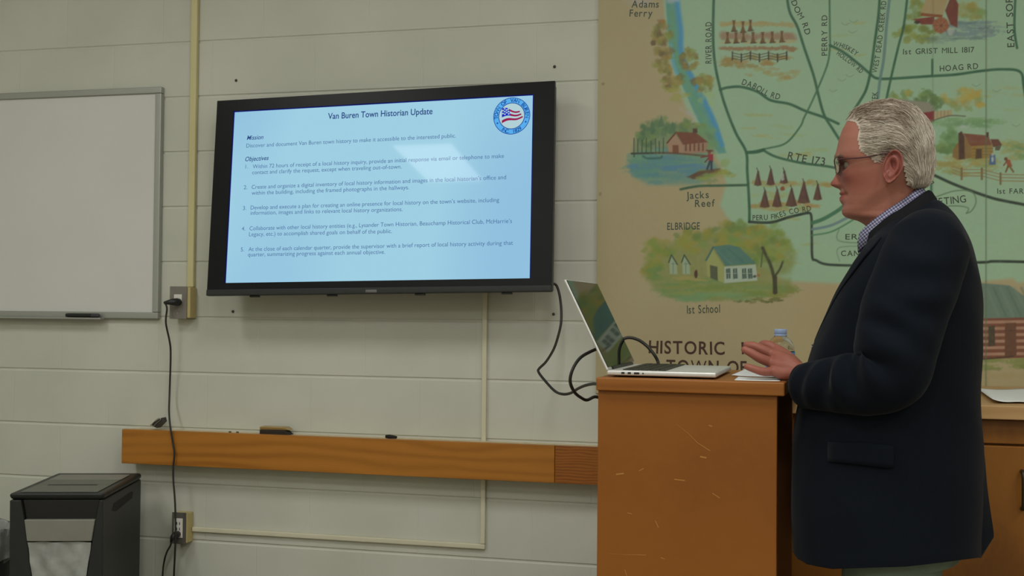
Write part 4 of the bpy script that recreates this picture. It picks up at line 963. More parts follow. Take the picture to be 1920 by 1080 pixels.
# waste bin at the left edge
wx = hitY(12, 1040, -.32)[0]; wz = float(hitY(5, 992, -.32)[2]); wr = .15
bn = thing('waste_bin', 'dark waste bin with a pale plastic liner at the left edge beside the shredder', 'bin', (wx-wr, -.32, 0))
o_ = (wx-wr, -.32, 0)
MB().lathe([(.001,.004),(wr*.72,.003),(wr*.74,.012),(wr*.93,wz-.10),(wr*.96,wz-.05),(wr*.94,wz-.05),(wr*.72,.015),(.001,.012)], o_, 40).build('bin_body', mottled('bin_grey', alb((52,54,54)), .5, 10, .1), bn, smooth=True)
LR = []
for k, (r, z) in enumerate(((wr*.92,wz-.12),(wr*.955,wz-.04),(wr*.985,wz-.005),(wr*1.0,wz),(wr*1.005,wz-.012),(wr*.995,wz-.07),(wr*1.01,wz-.10))):
    LR.append([(o_[0]+(r+.004*math.sin(9*a+k)+.002*math.sin(23*a))*math.cos(a), o_[1]+(r+.004*math.sin(9*a+k))*math.sin(a), z+.006*math.sin(7*a+k)) for a in np.linspace(0, 2*np.pi, 72, endpoint=False)])
MB().grid(LR, cu=True).build('liner', m_bag, bn, smooth=True)

# ================================================================== the man
root_w = atz(1680, 600, 2.27)
PR = -math.radians(5.3)
AX = np.array([math.cos(PR), math.sin(PR), 0]); BX = np.array([-math.sin(PR), math.cos(PR), 0]); P0 = np.array([root_w[0], root_w[1], 0])
def PL(u, v, b=0.0):          # point of the man's own frame: a to the back, b away, z up
    w = hitP(u, v, P0+BX*b, BX)-P0
    return np.array([w@AX, b, w[2]])
def ip(tab, x):
    t_ = np.array(tab, float); return np.interp(x, t_[:, 0], t_[:, 1])
def sm_ip(tab, x):            # smooth (monotone rows) interpolation
    t_ = np.array(tab, float); xx_ = np.linspace(t_[0, 0], t_[-1, 0], 400); y = np.interp(xx_, t_[:, 0], t_[:, 1])
    k = np.exp(-np.linspace(-2, 2, 9)**2); k /= k.sum(); y = np.convolve(np.pad(y, 4, mode='edge'), k, 'valid')
    return np.interp(x, xx_, y)
# ---- head and neck
HF = [(201,1662),(204,1630),(212,1606),(225,1590),(245,1579),(262,1573),(280,1569),(291,1566),(299,1567),(309,1571),(320,1574),(335,1576),(346,1577),(354,1577.5),(366.5,1577.5),(377,1578),(387,1579),(394,1578),(401,1579),(406,1583),(410,1592),(413,1606),(419,1618),(428,1628),(440,1636),(470,1648)]
HB = [(201,1666),(204,1688),(212,1708),(225,1722),(245,1733),(265,1738),(285,1740),(305,1739),(325,1734),(340,1729),(350,1725),(360,1722),(370,1721),(385,1723),(400,1727),(420,1734),(440,1740),(470,1746)]
HW = [(201,.003),(204,.030),(212,.050),(225,.062),(245,.0715),(265,.0755),(285,.0765),(305,.0755),(325,.073),(345,.069),(365,.065),(385,.061),(400,.058),(420,.058),(440,.060),(470,.066)]
NS = [(306,0),(312,1.2),(320,4.5),(330,9.5),(337,14.5),(342,19),(346.5,19),(350.5,13),(354,5),(358,0)]
LPS = [(354,0),(358,1.2),(361,2.6),(364,3.6),(366,1.6),(367,-.8),(368,1.0),(371,3.6),(376,3.6),(380,1.6),(384,-.6),(387,-1.2),(391,-.6),(394,0)]
vv = np.concatenate([np.linspace(201, 212, 12)[:-1], np.linspace(212, 300, 56)[:-1], np.linspace(300, 416, 130)[:-1], np.linspace(416, 470, 22)])
sp = np.linspace(0, 2*np.pi, 176, endpoint=False); ph = sp-0.62*np.sin(sp)
Fh, Bh, Wh = sm_ip(HF, vv), sm_ip(HB, vv), sm_ip(HW, vv); Nh = sm_ip(NS, vv)
HEAD = np.zeros((len(vv), len(ph), 3)); TINT = np.zeros((len(vv), len(ph)))
PX = 2.27/2100*1.0
def headpt(i, p, infl=0.0):
    pass
for i, v in enumerate(vv):
    f_ = PL(Fh[i], v); b_ = PL(Bh[i], v); c = (f_[0]+b_[0])/2; L = (b_[0]-f_[0])/2; z = (f_[2]+b_[2])/2
    fz = f_[2]; bz_ = b_[2]
    cs_, sn = np.cos(ph), np.sin(ph)
    nfr = np.interp(v, [230, 320, 370, 400, 420], [2.25, 2.2, 1.95, 1.9, 2.0])
    n_ = np.where(cs_ > 0, nfr, 2.15)
    a = c-L*np.sign(cs_)*np.abs(cs_)**(2/n_); b = Wh[i]*np.sign(sn)*np.abs(sn)**(2/n_)
    zz_ = z+(fz-bz_)/2*cs_
    ab = np.abs(b); fr = cs_ > 0.0
    # nose
    sg = np.interp(v, [308, 330, 344, 352], [.008, .0095, .0125, .014])
    a = a-np.where(fr, Nh[i]*PX*np.exp(-(ab/sg)**2.4), 0)
    a = a-np.where(fr, .0045*np.exp(-((ab-.0155)/.0055)**2)*math.exp(-((v-347)/5.5)**2), 0)       # nostril wings
    # eye sockets, brows, cheekbones
    a = a+np.where(fr, .0125*np.exp(-((ab-.033)/.0165)**2)*math.exp(-((v-313)/8.5)**2), 0)
    a = a-np.where(fr, .0035*np.exp(-((ab-.030)/.02)**2)*math.exp(-((v-299)/5)**2), 0)
    a = a-np.where(fr, .0045*np.exp(-((ab-.044)/.016)**2)*math.exp(-((v-333)/10)**2), 0)
    a = a-np.where(fr, np.interp(v, [x for x, _ in LPS], [y for _, y in LPS])*PX*np.exp(-(ab/.0205)**4), 0)
    # mouth: corners drawn in, fold beside the nose
    a = a+np.where(fr, .004*np.exp(-((ab-.027)/.008)**2)*math.exp(-((v-367.5)/4)**2), 0)
    ln = .019+.012*(v-350)/22
    if 344 < v < 382: a = a+np.where(fr, .0018*np.exp(-((ab-ln)/.0035)**2)*math.exp(-((v-362)/12)**2), 0)
    a = a+np.where(fr, .0012*np.exp(-((ab-.045)/.014)**2)*math.exp(-((v-362)/14)**2), 0)              # hollow of the cheek
    # under the jaw line (chin to ear lobe) the neck is narrower
    uu = 1680+a/PX
    jl = 408-(uu-1590)*0.62
    k = sstep(-12, 20, v-jl)*sstep(1586, 1606, uu)*sstep(1705, 1668, uu)
    b = b*(1-.075*k); 
    HEAD[i, :, 0], HEAD[i, :, 1], HEAD[i, :, 2] = a, b, zz_
    lip = np.where(fr, np.exp(-(ab/.023)**4)*math.exp(-((v-368)/6.5)**4), 0)
    chk = np.where(fr, np.exp(-((ab-.045)/.026)**2)*math.exp(-((v-342)/22)**2), 0)+np.where(fr, np.exp(-(ab/.016)**2)*math.exp(-((v-343)/9)**2), 0)
    TINT[i] = np.clip(lip*1.0+0.55*chk, 0, 1)
def vnormals(G, cu=True):
    du = np.roll(G, -1, 1)-np.roll(G, 1, 1); dv_ = np.gradient(G, axis=0)
    n = np.cross(du, dv_); n /= np.linalg.norm(n, axis=2)[:, :, None]+1e-12
    c = G.mean(axis=(0, 1)); 
    if ((G-c)*n).sum() < 0: n = -n
    return n
body = MB(); tint = []
def badd(fn, val):
    n0 = len(body.v); fn(body); tint.extend([val]*(len(body.v)-n0))
n0 = len(body.v); body.grid(HEAD, cu=True); tint.extend(TINT.ravel().tolist())
body.f.append(tuple(range(len(ph)))); body.m.append(0)
# ---- ears
def ear(side):
    c0 = PL(1672, 313, -.085); ra, rz_ = .0185, .0335
    bx_ = .0735
    th = np.linspace(0, 2*np.pi, 56, endpoint=False); rr = [0, .2, .38, .52, .64, .74, .84, .92, .98, 1.0, .97, .85]
    hh_ = [-.005, -.005, -.002, .007, .006, .001, .0045, .0105, .0105, .007, .001, -.004]
    G_ = []
    for r, h in zip(rr, hh_):
        row = []
        for t_ in th:
            ca_, sa_ = math.cos(t_), math.sin(t_)
            wz = 1.0 if sa_ > 0 else 1-.28*abs(sa_)**1.5
            x = ra*r*ca_*wz*(1.12 if ca_ > 0 else .92); zz_ = rz_*r*sa_
            tilt = .20; xr = x*math.cos(tilt)+zz_*math.sin(tilt); zr = -x*math.sin(tilt)+zz_*math.cos(tilt)
            hh2 = h
            if ca_ < -.2: hh2 = h*(1-.75*min(1, (-ca_-.2)/.6))
            if sa_ < -.6: hh2 = h*.45+.002*(r < .95)
            out = bx_+hh2+.0095+.36*max(-.006, xr)*1.0
            row.append((c0[0]+xr, side*out, c0[2]+zr))
        G_.append(row)
    return G_
for s_ in (-1, 1): badd(lambda b_: b_.grid(ear(s_), cu=True), .62)
# ---- trunk, arms and legs beneath the clothes
def loft(rows, n=40, ex=2.4):   # rows: (vf, vb, uf, ub, W)
    R_ = []
    for vf, vb, uf, ub, w in rows:
        p, q = PL(uf, vf), PL(ub, vb); t_ = np.linspace(0, 2*np.pi, n, endpoint=False)
        a = (p[0]+q[0])/2-(q[0]-p[0])/2*np.sign(np.cos(t_))*np.abs(np.cos(t_))**(2/ex); b = w*np.sign(np.sin(t_))*np.abs(np.sin(t_))**(2/ex)
        R_.append(np.stack([a, b, (p[2]+q[2])/2+(p[2]-q[2])/2*np.cos(t_)], 1))
    return R_
badd(lambda b_: b_.grid(loft([(452,400,1645,1742,.055),(470,430,1632,1770,.10),(500,460,1610,1800,.165),(560,540,1585,1812,.185),(660,650,1560,1812,.18),(760,760,1545,1808,.175),(880,880,1535,1808,.18),(960,960,1560,1800,.175)]), cu=True), 0)
SHL = [(1735,478,-.150),(1716,505,-.18),(1692,580,-.205),(1674,650,-.225),(1662,702,-.235),(1620,714,-.225),(1560,714,-.175),(1510,702,-.118)]
arm = [PL(*p) for p in SHL]
badd(lambda b_: b_.tube(spline(arm, 5), np.interp(np.linspace(0, 1, 36), [0,.5,.6,.9,1], [.045,.047,.045,.032,.0215]), 16), 0)
farm = [(arm[0][0], .165, arm[0][2]), (arm[0][0]+.01, .235, arm[0][2]-.14), (arm[0][0]+.015, .255, arm[0][2]-.30), (arm[0][0]-.02, .25, arm[0][2]-.44), (arm[0][0]-.06, .24, arm[0][2]-.56)]
badd(lambda b_: b_.tube(spline(farm, 6), np.interp(np.linspace(0, 1, 25), [0,.5,.9,1], [.055,.045,.030,.027]), 16), 0)
hip = PL(1675, 960)
LEG = {s_: [(hip[0], s_*.085, .93), (hip[0]-.005, s_*.10, .75), (hip[0]-.01, s_*.10, .50), (hip[0]+.005, s_*.10, .28), (hip[0]+.02, s_*.10, .07)] for s_ in (-1, 1)}
for s_ in (-1, 1): badd(lambda b_: b_.tube(spline(LEG[s_], 6), np.interp(np.linspace(0, 1, 25), [0,.5,.75,1], [.085,.06,.05,.035]), 18), 0)
# ---- hands: capsules fused by a voxel remesh
def fuse(chains, voxel=.0016, smooth=6):
    b = MB()
    for pts, rad in chains:
        pts = spline(pts, 5) if len(pts) > 2 else np.array(pts, float); rad = np.interp(np.linspace(0, 1, len(pts)), np.linspace(0, 1, len(rad)), rad)
        b.tube(pts, rad, 14); b.ball(pts[0], rad[0]*.995, 9, 14); b.ball(pts[-1], rad[-1]*.995, 9, 14)
    me = bpy.data.meshes.new('f'); me.from_pydata(b.v, [], b.f); me.update()
    o = bpy.data.objects.new('f', me); COL.objects.link(o)
    m_ = o.modifiers.new('r', 'REMESH'); m_.mode = 'VOXEL'; m_.voxel_size = voxel
    m_ = o.modifiers.new('s', 'SMOOTH'); m_.factor = .5; m_.iterations = smooth
    dg = bpy.context.evaluated_depsgraph_get(); dg.update(); me2 = bpy.data.meshes.new_from_object(o.evaluated_get(dg), depsgraph=dg)
    v = [tuple(x.co) for x in me2.vertices]; f = [tuple(p.vertices) for p in me2.polygons]
    bpy.data.objects.remove(o); bpy.data.meshes.remove(me); bpy.data.meshes.remove(me2)
    return v, f
wr_ = PL(1500,697,-.107)
K = {'i': PL(1455,655,-.045), 'm': PL(1448,664,-.066), 'r': PL(1446,680,-.085), 'l': PL(1452,696,-.098)}
hand = [
 ([wr_, (wr_+K['i'])/2+np.array([0,.004,.003]), K['i']], [.0165,.0150,.0115]), ([wr_, (wr_+K['m'])/2+np.array([0,0,.004]), K['m']], [.0170,.0160,.0115]),
 ([wr_, (wr_+K['r'])/2+np.array([0,0,.001]), K['r']], [.0170,.0160,.0112]), ([wr_, PL(1474,700,-.104), K['l']], [.0165,.0145,.0108]),
 ([PL(1522,702,-.125), wr_], [.024,.0175]),
 ([K['i'], PL(1440,647,-.040), PL(1430,646,-.028), PL(1427,652,-.016)], [.0112,.0098,.0088,.0074]),
 ([K['m'], PL(1428,655,-.070), PL(1413,649,-.070), PL(1400,647,-.066)], [.0114,.0102,.0092,.0076]),
 ([K['r'], PL(1424,671,-.094), PL(1409,662,-.096), PL(1396,655.5,-.094)], [.0110,.0100,.0090,.0074]),
 ([K['l'], PL(1432,697,-.108), PL(1417,693,-.110), PL(1401,687.5,-.110)], [.0102,.0088,.0080,.0068]),
 ([PL(1486,695,-.085), PL(1470,694,-.060), PL(1455,697,-.042), PL(1442,694,-.034)], [.016,.0135,.0108,.0085])]
hv, hf = fuse(hand)
badd(lambda b_: b_.add(hv, hf), .36)
# far hand hanging relaxed
fw_ = np.array(farm[-1]); hd2 = [([fw_, fw_+np.array([-.012,0,-.05]), fw_+np.array([-.02,0,-.09])], [.025,.026,.022])]
for k, (da, L_) in enumerate(((-.030,.075),(-.010,.085),(.010,.08),(.028,.062))):
    k0 = fw_+np.array([-.018+da,0,-.088]); hd2.append(([k0, k0+np.array([-.006,.002,-L_*.45]), k0+np.array([-.018,-.006,-L_*.85])], [.011,.0095,.0075]))
hd2.append(([fw_+np.array([-.03,-.004,-.03]), fw_+np.array([-.055,-.012,-.06]), fw_+np.array([-.062,-.016,-.095])], [.014,.0115,.0085]))
hv2, hf2 = fuse(hd2, .0025)
badd(lambda b_: b_.add(hv2, hf2), .3)
m_skin = mat('skin', alb((124,78,62)), .5, spec=.35, Subsurface_Weight=.12, Subsurface_Scale=.01); t = NT(m_skin)
m_skin.node_tree.nodes['Principled BSDF'].inputs['Subsurface Radius'].default_value = (1,.4,.25)
vc = t.n('ShaderNodeVertexColor', layer_name='ruddy'); sp_ = t.n('ShaderNodeSeparateColor'); t.l(vc.outputs[0], sp_.inputs[0])
nz_ = t.n('ShaderNodeTexNoise', i_Scale=55.0, i_Detail=4.0); t.l(t.coords(), nz_.inputs['Vector'])
ad_ = t.n('ShaderNodeMath', operation='MULTIPLY_ADD', i_1=.35); t.l(nz_.outputs[0], ad_.inputs[0]); t.l(sp_.outputs[0], ad_.inputs[2])
t.l(t.ramp(ad_.outputs[0], [(0.05, alb((116,76,63))), (0.55, alb((106,62,51))), (1.0, alb((97,49,44)))]), t.b.inputs['Base Color'])
n3 = t.n('ShaderNodeTexNoise', i_Scale=400.0, i_Detail=3.0); t.l(t.coords(), n3.inputs['Vector']); t.bump(n3.outputs[0], .2, .0015)
man = body.build('person', m_skin, None, smooth=True)
at = man.data.color_attributes.new('ruddy', 'FLOAT_COLOR', 'POINT')
tn = np.array(tint); at.data.foreach_set('color', np.stack([tn, tn, tn, np.ones_like(tn)], 1).astype(np.float32).ravel())
man.location = tuple(P0); man.rotation_euler = (0, 0, PR)
tag(man, 'white-haired man in glasses and dark jacket standing at the lectern, hand raised over it', 'person')
def part(b, name, m, **k): return b.build(name, m, k.pop('parent', man), local=True, **k)
# ---- eyes
m_eye = mat('eye_white', alb((110,98,88)), .3); t = NT(m_eye)
for s_ in (-1, 1):
    c = PL(1594, 313.5, 0); c = np.array([c[0], s_*.032, c[2]])
    e_ = part(MB().ball(c, .0118, 14, 20), 'eye', m_eye, smooth=True)
    a_ = np.linspace(0, 2*np.pi, 20, endpoint=False)
    part(MB().grid([[c+np.array([-.0122*math.cos(r)-.0004, .0122*math.sin(r)*math.cos(q), .0122*math.sin(r)*math.sin(q)]) for q in a_] for r in (.02,.45)], cu=True), 'iris', mat('iris', alb((50,60,66)), .2), parent=e_, smooth=True)
# ---- hair
HN = vnormals(HEAD)
HP = [(1580,228),(1592,226),(1604,229),(1611,240),(1609,262),(1613,284),(1630,293),(1640,304),(1650,302),(1656,290),(1664,284),(1680,284),(1690,296),(1694,318),(1699,346),(1712,353),(1745,350),(1790,300),(1790,170),(1540,170),(1560,226)]
def to_uv(p):        # side-view outline coordinates of a point
    w = P0+AX*p[..., 0, None]-BX*np.abs(p[..., 1, None])+np.array([0,0,1.0])*p[..., 2, None]; return proj(w.reshape(-1, 3))
hu, hvv = to_uv(HEAD); ins_ = inside(HP, hu, hvv); dd = segd(HP, hu, hvv, True)*np.where(ins_, 1, -1)
dd = dd.reshape(HEAD.shape[:2]); 
TH = np.where(dd > -1.5, .0015+.0085*sstep(0, 16, dd), 0)
# fuller at crown and back, thin at the forehead
uu_ = hu.reshape(dd.shape); v_ = hvv.reshape(dd.shape)
TH = TH*(.55+.65*sstep(1590, 1680, uu_))+.003*sstep(-2, 3, dd)*sstep(300, 345, v_)*sstep(1690, 1700, uu_)
lump = vnoise(HEAD[..., 0].ravel()*1000+500, (HEAD[..., 2].ravel()-HEAD[..., 1].ravel())*1000+500, 14, 9).reshape(dd.shape)
TH = TH*(.8+.4*lump)
SHL_ = HEAD+HN*TH[..., None]
keep = dd > -1.5
hb = MB(); n_r, n_c = dd.shape; idm = -np.ones((n_r, n_c), int)
for i in range(n_r):
    for j in range(n_c):
        if keep[i, j]: idm[i, j] = len(hb.v); hb.v.append(tuple(SHL_[i, j]))
for i in range(n_r-1):
    for j in range(n_c):
        q = (idm[i, j], idm[i, (j+1) % n_c], idm[i+1, (j+1) % n_c], idm[i+1, j])
        if min(q) >= 0: hb.f.append(q); hb.m.append(0)
q = [idm[0, j] for j in range(n_c)]
if min(q) >= 0: hb.f.append(tuple(q)); hb.m.append(0)
hcol = [0.45]*len(hb.v)
rs = np.random.RandomState(4)
ii, jj = np.nonzero((dd > 1) & (np.arange(n_r)[:, None] > 1))
# area-weighted choice
wts = np.linalg.norm(np.cross(np.roll(HEAD, -1, 1)-HEAD, np.gradient(HEAD, axis=0)), axis=2)[ii, jj]; wts /= wts.sum()
flat = HEAD.reshape(-1, 3)
from mathutils.kdtree import KDTree
kd = KDTree(n_r*n_c)
for k, p in enumerate(SHL_.reshape(-1, 3)): kd.insert(Vector(p), k)
kd.balance()
NF = HN.reshape(-1, 3); SF = SHL_.reshape(-1, 3)
for k in rs.choice(len(ii), 3600, p=wts):
    i, j = ii[k], jj[k]; p = SHL_[i, j]+rs.normal(0, .0012, 3); n = HN[i, j]; u0_ = uu_[i, j]; v0_ = v_[i, j]
    L_ = rs.uniform(.018, .05); ns = 6; pts = []
    if v0_ > 322: L_ *= .5
    sgn = np.sign(p[1]) if abs(p[1]) > .004 else rs.choice([-1, 1])
    lift0 = rs.uniform(-.001, .002); wob = rs.normal(0, .22)
    for s_ in range(ns):
        t_ = s_/(ns-1)
        uq = 1680+p[0]/PX; td = float(sstep(1655, 1745, uq)); vq = 1.30
        d = np.array([1.0-.75*td, sgn*.10, -.12-.95*td]) + np.array([0, 0, wob])
        if uq < 1625: d = np.array([.8, sgn*.12, .45-.3*abs(p[1])/.07*2+wob*.5])
        d = d-n*np.dot(d, n); d /= np.linalg.norm(d)+1e-9
        lift = lift0+.0022*math.sin(math.pi*t_*.8)
        pts.append(p+n*lift)
        p = p+d*L_/(ns-1)
        co_, kk, _ = kd.find(Vector(p)); n = NF[kk]; p = p-n*(np.dot(p-SF[kk], n))
        uk, vk = to_uv(p[None]); 
        if not inside(HP, uk, vk)[0] and vk[0] > 225 and s_ > 1: break
    if len(pts) < 3: continue
    m0 = len(hb.v); hb.tube(pts, np.linspace(.0006, .00022, len(pts)), 3, cap=False)
    _t = uu_[i, j] < 1690 and v0_ < 232; hcol.extend([float(np.clip(rs.normal(.22 if _t else .62, .25), 0, 1))]*(len(hb.v)-m0))
m_hair = mat('white_hair', alb((150,142,130)), .55, spec=.3); t = NT(m_hair)
vc = t.n('ShaderNodeVertexColor', layer_name='shade'); sp_ = t.n('ShaderNodeSeparateColor'); t.l(vc.outputs[0], sp_.inputs[0])
t.l(t.ramp(sp_.outputs[0], [(0.0, alb((92,78,64))), (0.45, alb((138,129,117))), (1.0, alb((168,161,151)))]), t.b.inputs['Base Color'])
hair = part(hb, 'hair', m_hair, smooth=True)
at = hair.data.color_attributes.new('shade', 'FLOAT_COLOR', 'POINT'); tn = np.array(hcol); at.data.foreach_set('color', np.stack([tn, tn, tn, np.ones_like(tn)], 1).astype(np.float32).ravel())
for s_ in (-1, 1):
    eb_ = MB()
    for k in range(60):
        y = s_*rs.uniform(.012, .048); i = int(np.argmin(np.abs(vv-rs.uniform(296, 301)))); j = int(np.argmin(np.abs(HEAD[i, :, 1]-y)+(np.cos(ph) < 0)*9))
        p = HEAD[i, j]; n = HN[i, j]; d = np.array([.2, s_*.9, .25+rs.normal(0, .2)]); d -= n*np.dot(d, n)*.7
        eb_.tube([p, p+n*.0012+d*.004, p+n*.0018+d*.009], [.0006,.0005,.0002], 3, cap=False)
    part(eb_, 'eyebrow', mat('eyebrow_hair', alb((140,128,112)), .6), smooth=True)
# ---- glasses
m_fr = mat('glasses_frame', alb((58,34,36)), .3, .3); m_len = mat('lens', (.55,.6,.58), .05, spec=.5, Transmission_Weight=1.0, IOR=1.05)
gl = None; gf = MB(); lens = MB()
LC = PL(1569.5, 314, 0)
for s_ in (-1, 1):
    rim = []
    for q in np.linspace(0, 2*np.pi, 40, endpoint=False):
        cx, cz = math.copysign(abs(math.cos(q))**.6, math.cos(q)), math.copysign(abs(math.sin(q))**.7, math.sin(q))
        y = .0335+.0255*cx; z_ = LC[2]+.0155*cz+.001*cx
        rim.append((LC[0]-.003+.20*max(0, y-.012)+(-.0025*cz), s_*y, z_))
    gf.tube(rim+[rim[0]], .0013, 8)
    c = np.mean(rim, axis=0); lens.grid([[c*(1-k)+np.array(p)*k for p in rim] for k in (.03,.5,.97)], cu=True)
gf.tube([(LC[0]-.001,-.010,LC[2]+.008),(LC[0]-.004,0,LC[2]+.011),(LC[0]-.001,.010,LC[2]+.008)], .0014, 8)
glo = part(gf, 'glasses', m_fr, smooth=True)
plabel(glo, 'thin dark-framed glasses')
part(lens, 'lenses', m_len, parent=glo, smooth=True)
for s_ in (-1, 1):
    t0 = np.array([LC[0]+.0065, s_*.0585, LC[2]+.0085]); e0 = PL(1657, 288, -.083); e1 = PL(1683, 301, -.083); md = PL(1620, 295, -.078)
    part(MB().tube(spline([t0+np.array([-.003,-s_*.002,0]), t0+np.array([.006,s_*.003,.0005]), (md[0], s_*.078, md[2]), (e0[0], s_*.0835, e0[2]), (PL(1672,288,-.084)[0], s_*.084, PL(1672,289,-.084)[2]), (e1[0], s_*.083, e1[2])], 6), .0015, 8), 'temple_arm', m_fr, parent=glo, smooth=True)
# ---- shirt
m_sh2 = mat('checked_shirt', alb((78,78,94)), .8, spec=.2); t = NT(m_sh2)
def stripes(rot, sc):
    w_n = t.n('ShaderNodeTexWave', i_Scale=sc); w_n.wave_profile = 'SIN'; t.l(t.coords((1,1,1), (0,rot,0)), w_n.inputs['Vector'])
    g_ = t.n('ShaderNodeMath', operation='GREATER_THAN', i_1=.62); t.l(w_n.outputs['Fac'], g_.inputs[0]); return g_.outputs[0]
s1, s2 = stripes(.62, 58.0), stripes(.62+math.pi/2, 58.0)
ad_ = t.n('ShaderNodeMath', operation='ADD'); t.l(s1, ad_.inputs[0]); t.l(s2, ad_.inputs[1])
ml = t.n('ShaderNodeMath', operation='MULTIPLY', i_1=.5); t.l(ad_.outputs[0], ml.inputs[0])
t.l(t.ramp(ml.outputs[0], [(0.0, alb((46,48,70))), (0.5, alb((88,88,106))), (1.0, alb((128,126,134)))]), t.b.inputs['Base Color'])
def ring(vf, vb, uf, ub, w, p0, p1, n=60, ex=2.2):
    p, q = PL(uf, vf), PL(ub, vb); t_ = np.linspace(p0, p1, n)
    a = (p[0]+q[0])/2-(q[0]-p[0])/2*np.sign(np.cos(t_))*np.abs(np.cos(t_))**(2/ex); b = w*np.sign(np.sin(t_))*np.abs(np.sin(t_))**(2/ex)
    return np.stack([a, b, (p[2]+q[2])/2+(p[2]-q[2])/2*np.cos(t_)], 1)
shirt = part(MB().grid(loft([(452,372,1630,1736,.066),(470,400,1622,1765,.10),(495,440,1610,1800,.165),(560,540,1584,1822,.195),(660,650,1546,1824,.195),(760,760,1520,1820,.190),(880,880,1516,1820,.19),(985,985,1530,1815,.185)], 64), cu=True), 'shirt', m_sh2, smooth=True)
g0_, g1_ = .16, 2*math.pi-.16
part(MB().grid([ring(474,374,1608,1742,.078,g0_,g1_), ring(455,362,1607,1740,.077,g0_,g1_), ring(438,351,1611,1729,.068,g0_,g1_), ring(446,358,1622,1728,.0635,g0_,g1_), ring(466,376,1630,1732,.063,g0_,g1_)]), 'shirt_collar', m_sh2, parent=shirt, smooth=True, solid=.0012)
# ---- jacket
m_jk = mat('dark_navy_wool', alb((10,13,18)), .85, spec=.05, Sheen_Weight=.05, Sheen_Roughness=.4); t = NT(m_jk)
n1 = t.n('ShaderNodeTexNoise', i_Scale=900.0, i_Detail=2.0); t.l(t.coords(), n1.inputs['Vector']); t.bump(n1.outputs[0], .25, .001)
JR = [(454,368,1622,1740,1740,.073),(463,382,1616,1766,1766,.105),(476,405,1607,1792,1792,.152),(492,430,1597,1809,1809,.190),(512,465,1585,1824,1824,.211),(545,520,1567,1836,1836,.222),(590,580,1549,1841,1841,.222),(660,650,1521,1839,1839,.219),(740,740,1501,1836,1836,.214),(800,800,1490,1838,1838,.213),(870,870,1487,1843,1846,.217),(950,940,1486,1842,1856,.223),(1020,1000,1489,1838,1864,.228)]
JT = np.array(JR, float); tq = np.arange(len(JR)); tf = np.linspace(0, len(JR)-1, 110)
def cub(k): return spline(np.stack([tq, JT[:, k]], 1), 12)
JS = [np.interp(tf, cub(k)[:, 0], cub(k)[:, 1]) for k in range(6)]
NC = 150; ex = 2.5
def gap(vf):      # half opening of the jacket front, as an angle
    return float(np.interp(vf, [454, 500, 560, 620, 650, 700, 900, 1000, 1020], [.95, .62, .38, .17, .07, .045, .05, .09, .16]))
HEM_N = [(1486,1034),(1495,1048),(1512,1058),(1560,1067),(1700,1062),(1834,1046)]; HEM_F = [(1486,1020),(1520,1040),(1600,1045),(1760,1030),(1868,1006)]
def jpoint(k, q, off=0.0):
    vf, vb, uf, un, uo, w = (JS[m][k] for m in range(6))
    side = float(sstep(-.012, .012, (q-math.pi)*-1)) # 0 near (q>pi), 1 far
    c_, s_ = math.cos(q), math.sin(q)
    back = float(sstep(.2, -.9, c_)); ub = un*(1-back*side)+uo*back*side if c_ < 0 else un
    p, r = PL(uf, vf), PL(ub, vb)
    a = (p[0]+r[0])/2-((r[0]-p[0])/2+off)*math.copysign(abs(c_)**(2/ex), c_); b = (w+off)*math.copysign(abs(s_)**(2/ex), s_)
    z = (p[2]+r[2])/2+(p[2]-r[2])/2*c_
    return np.array([a, b, z])
JG = []
for k in range(len(tf)):
    g = gap(JS[0][k]); qs = np.linspace(g, 2*math.pi-g, NC)
    # keep a column exactly at the centre back for the vent
    JG.append([jpoint(k, q) for q in qs])
JG = np.array(JG)
# q runs 0..pi on the far side (b>0) and pi..2pi on the near side (b<0)
last = JG[-1].copy(); hemrow = last.copy()
for j in range(NC):
    a, b, z = last[j]; uq, _ = proj((P0+AX*a+BX*b+np.array([0,0,z]))[None]); T_ = HEM_N if b < 0 else HEM_F
    hemrow[j, 2] = PL(float(uq[0]), float(np.interp(uq[0], [x for x, _y in T_], [y for _x, y in T_])), b)[2]
ext = [last*(1-s_)+hemrow*s_ for s_ in np.linspace(.1, 1, 8)]
JG = np.concatenate([JG, np.array(ext)])
# soft creases in the cloth
NRM = np.cross(np.gradient(JG, axis=1), np.gradient(JG, axis=0)); NRM /= np.linalg.norm(NRM, axis=2)[:, :, None]+1e-12
cen = np.array([JG[..., 0].mean(), 0, 0]); 
if ((JG-cen)*NRM*np.array([1,1,0])).sum() < 0: NRM = -NRM
crs = .006*(vnoise(JG[..., 0].ravel()*400+900+JG[..., 2].ravel()*150, JG[..., 2].ravel()*260+JG[..., 1].ravel()*200+900, 22, 31)-.5).reshape(JG.shape[:2])
crs = crs*sstep(0, 12, np.arange(JG.shape[0]))[:, None]*sstep(0, 10, np.minimum(np.arange(NC), NC-1-np.arange(NC)))[None]
JG = JG+NRM*crs[..., None]
jacket = part(MB().grid(JG), 'jacket', m_jk, smooth=True, solid=.004)
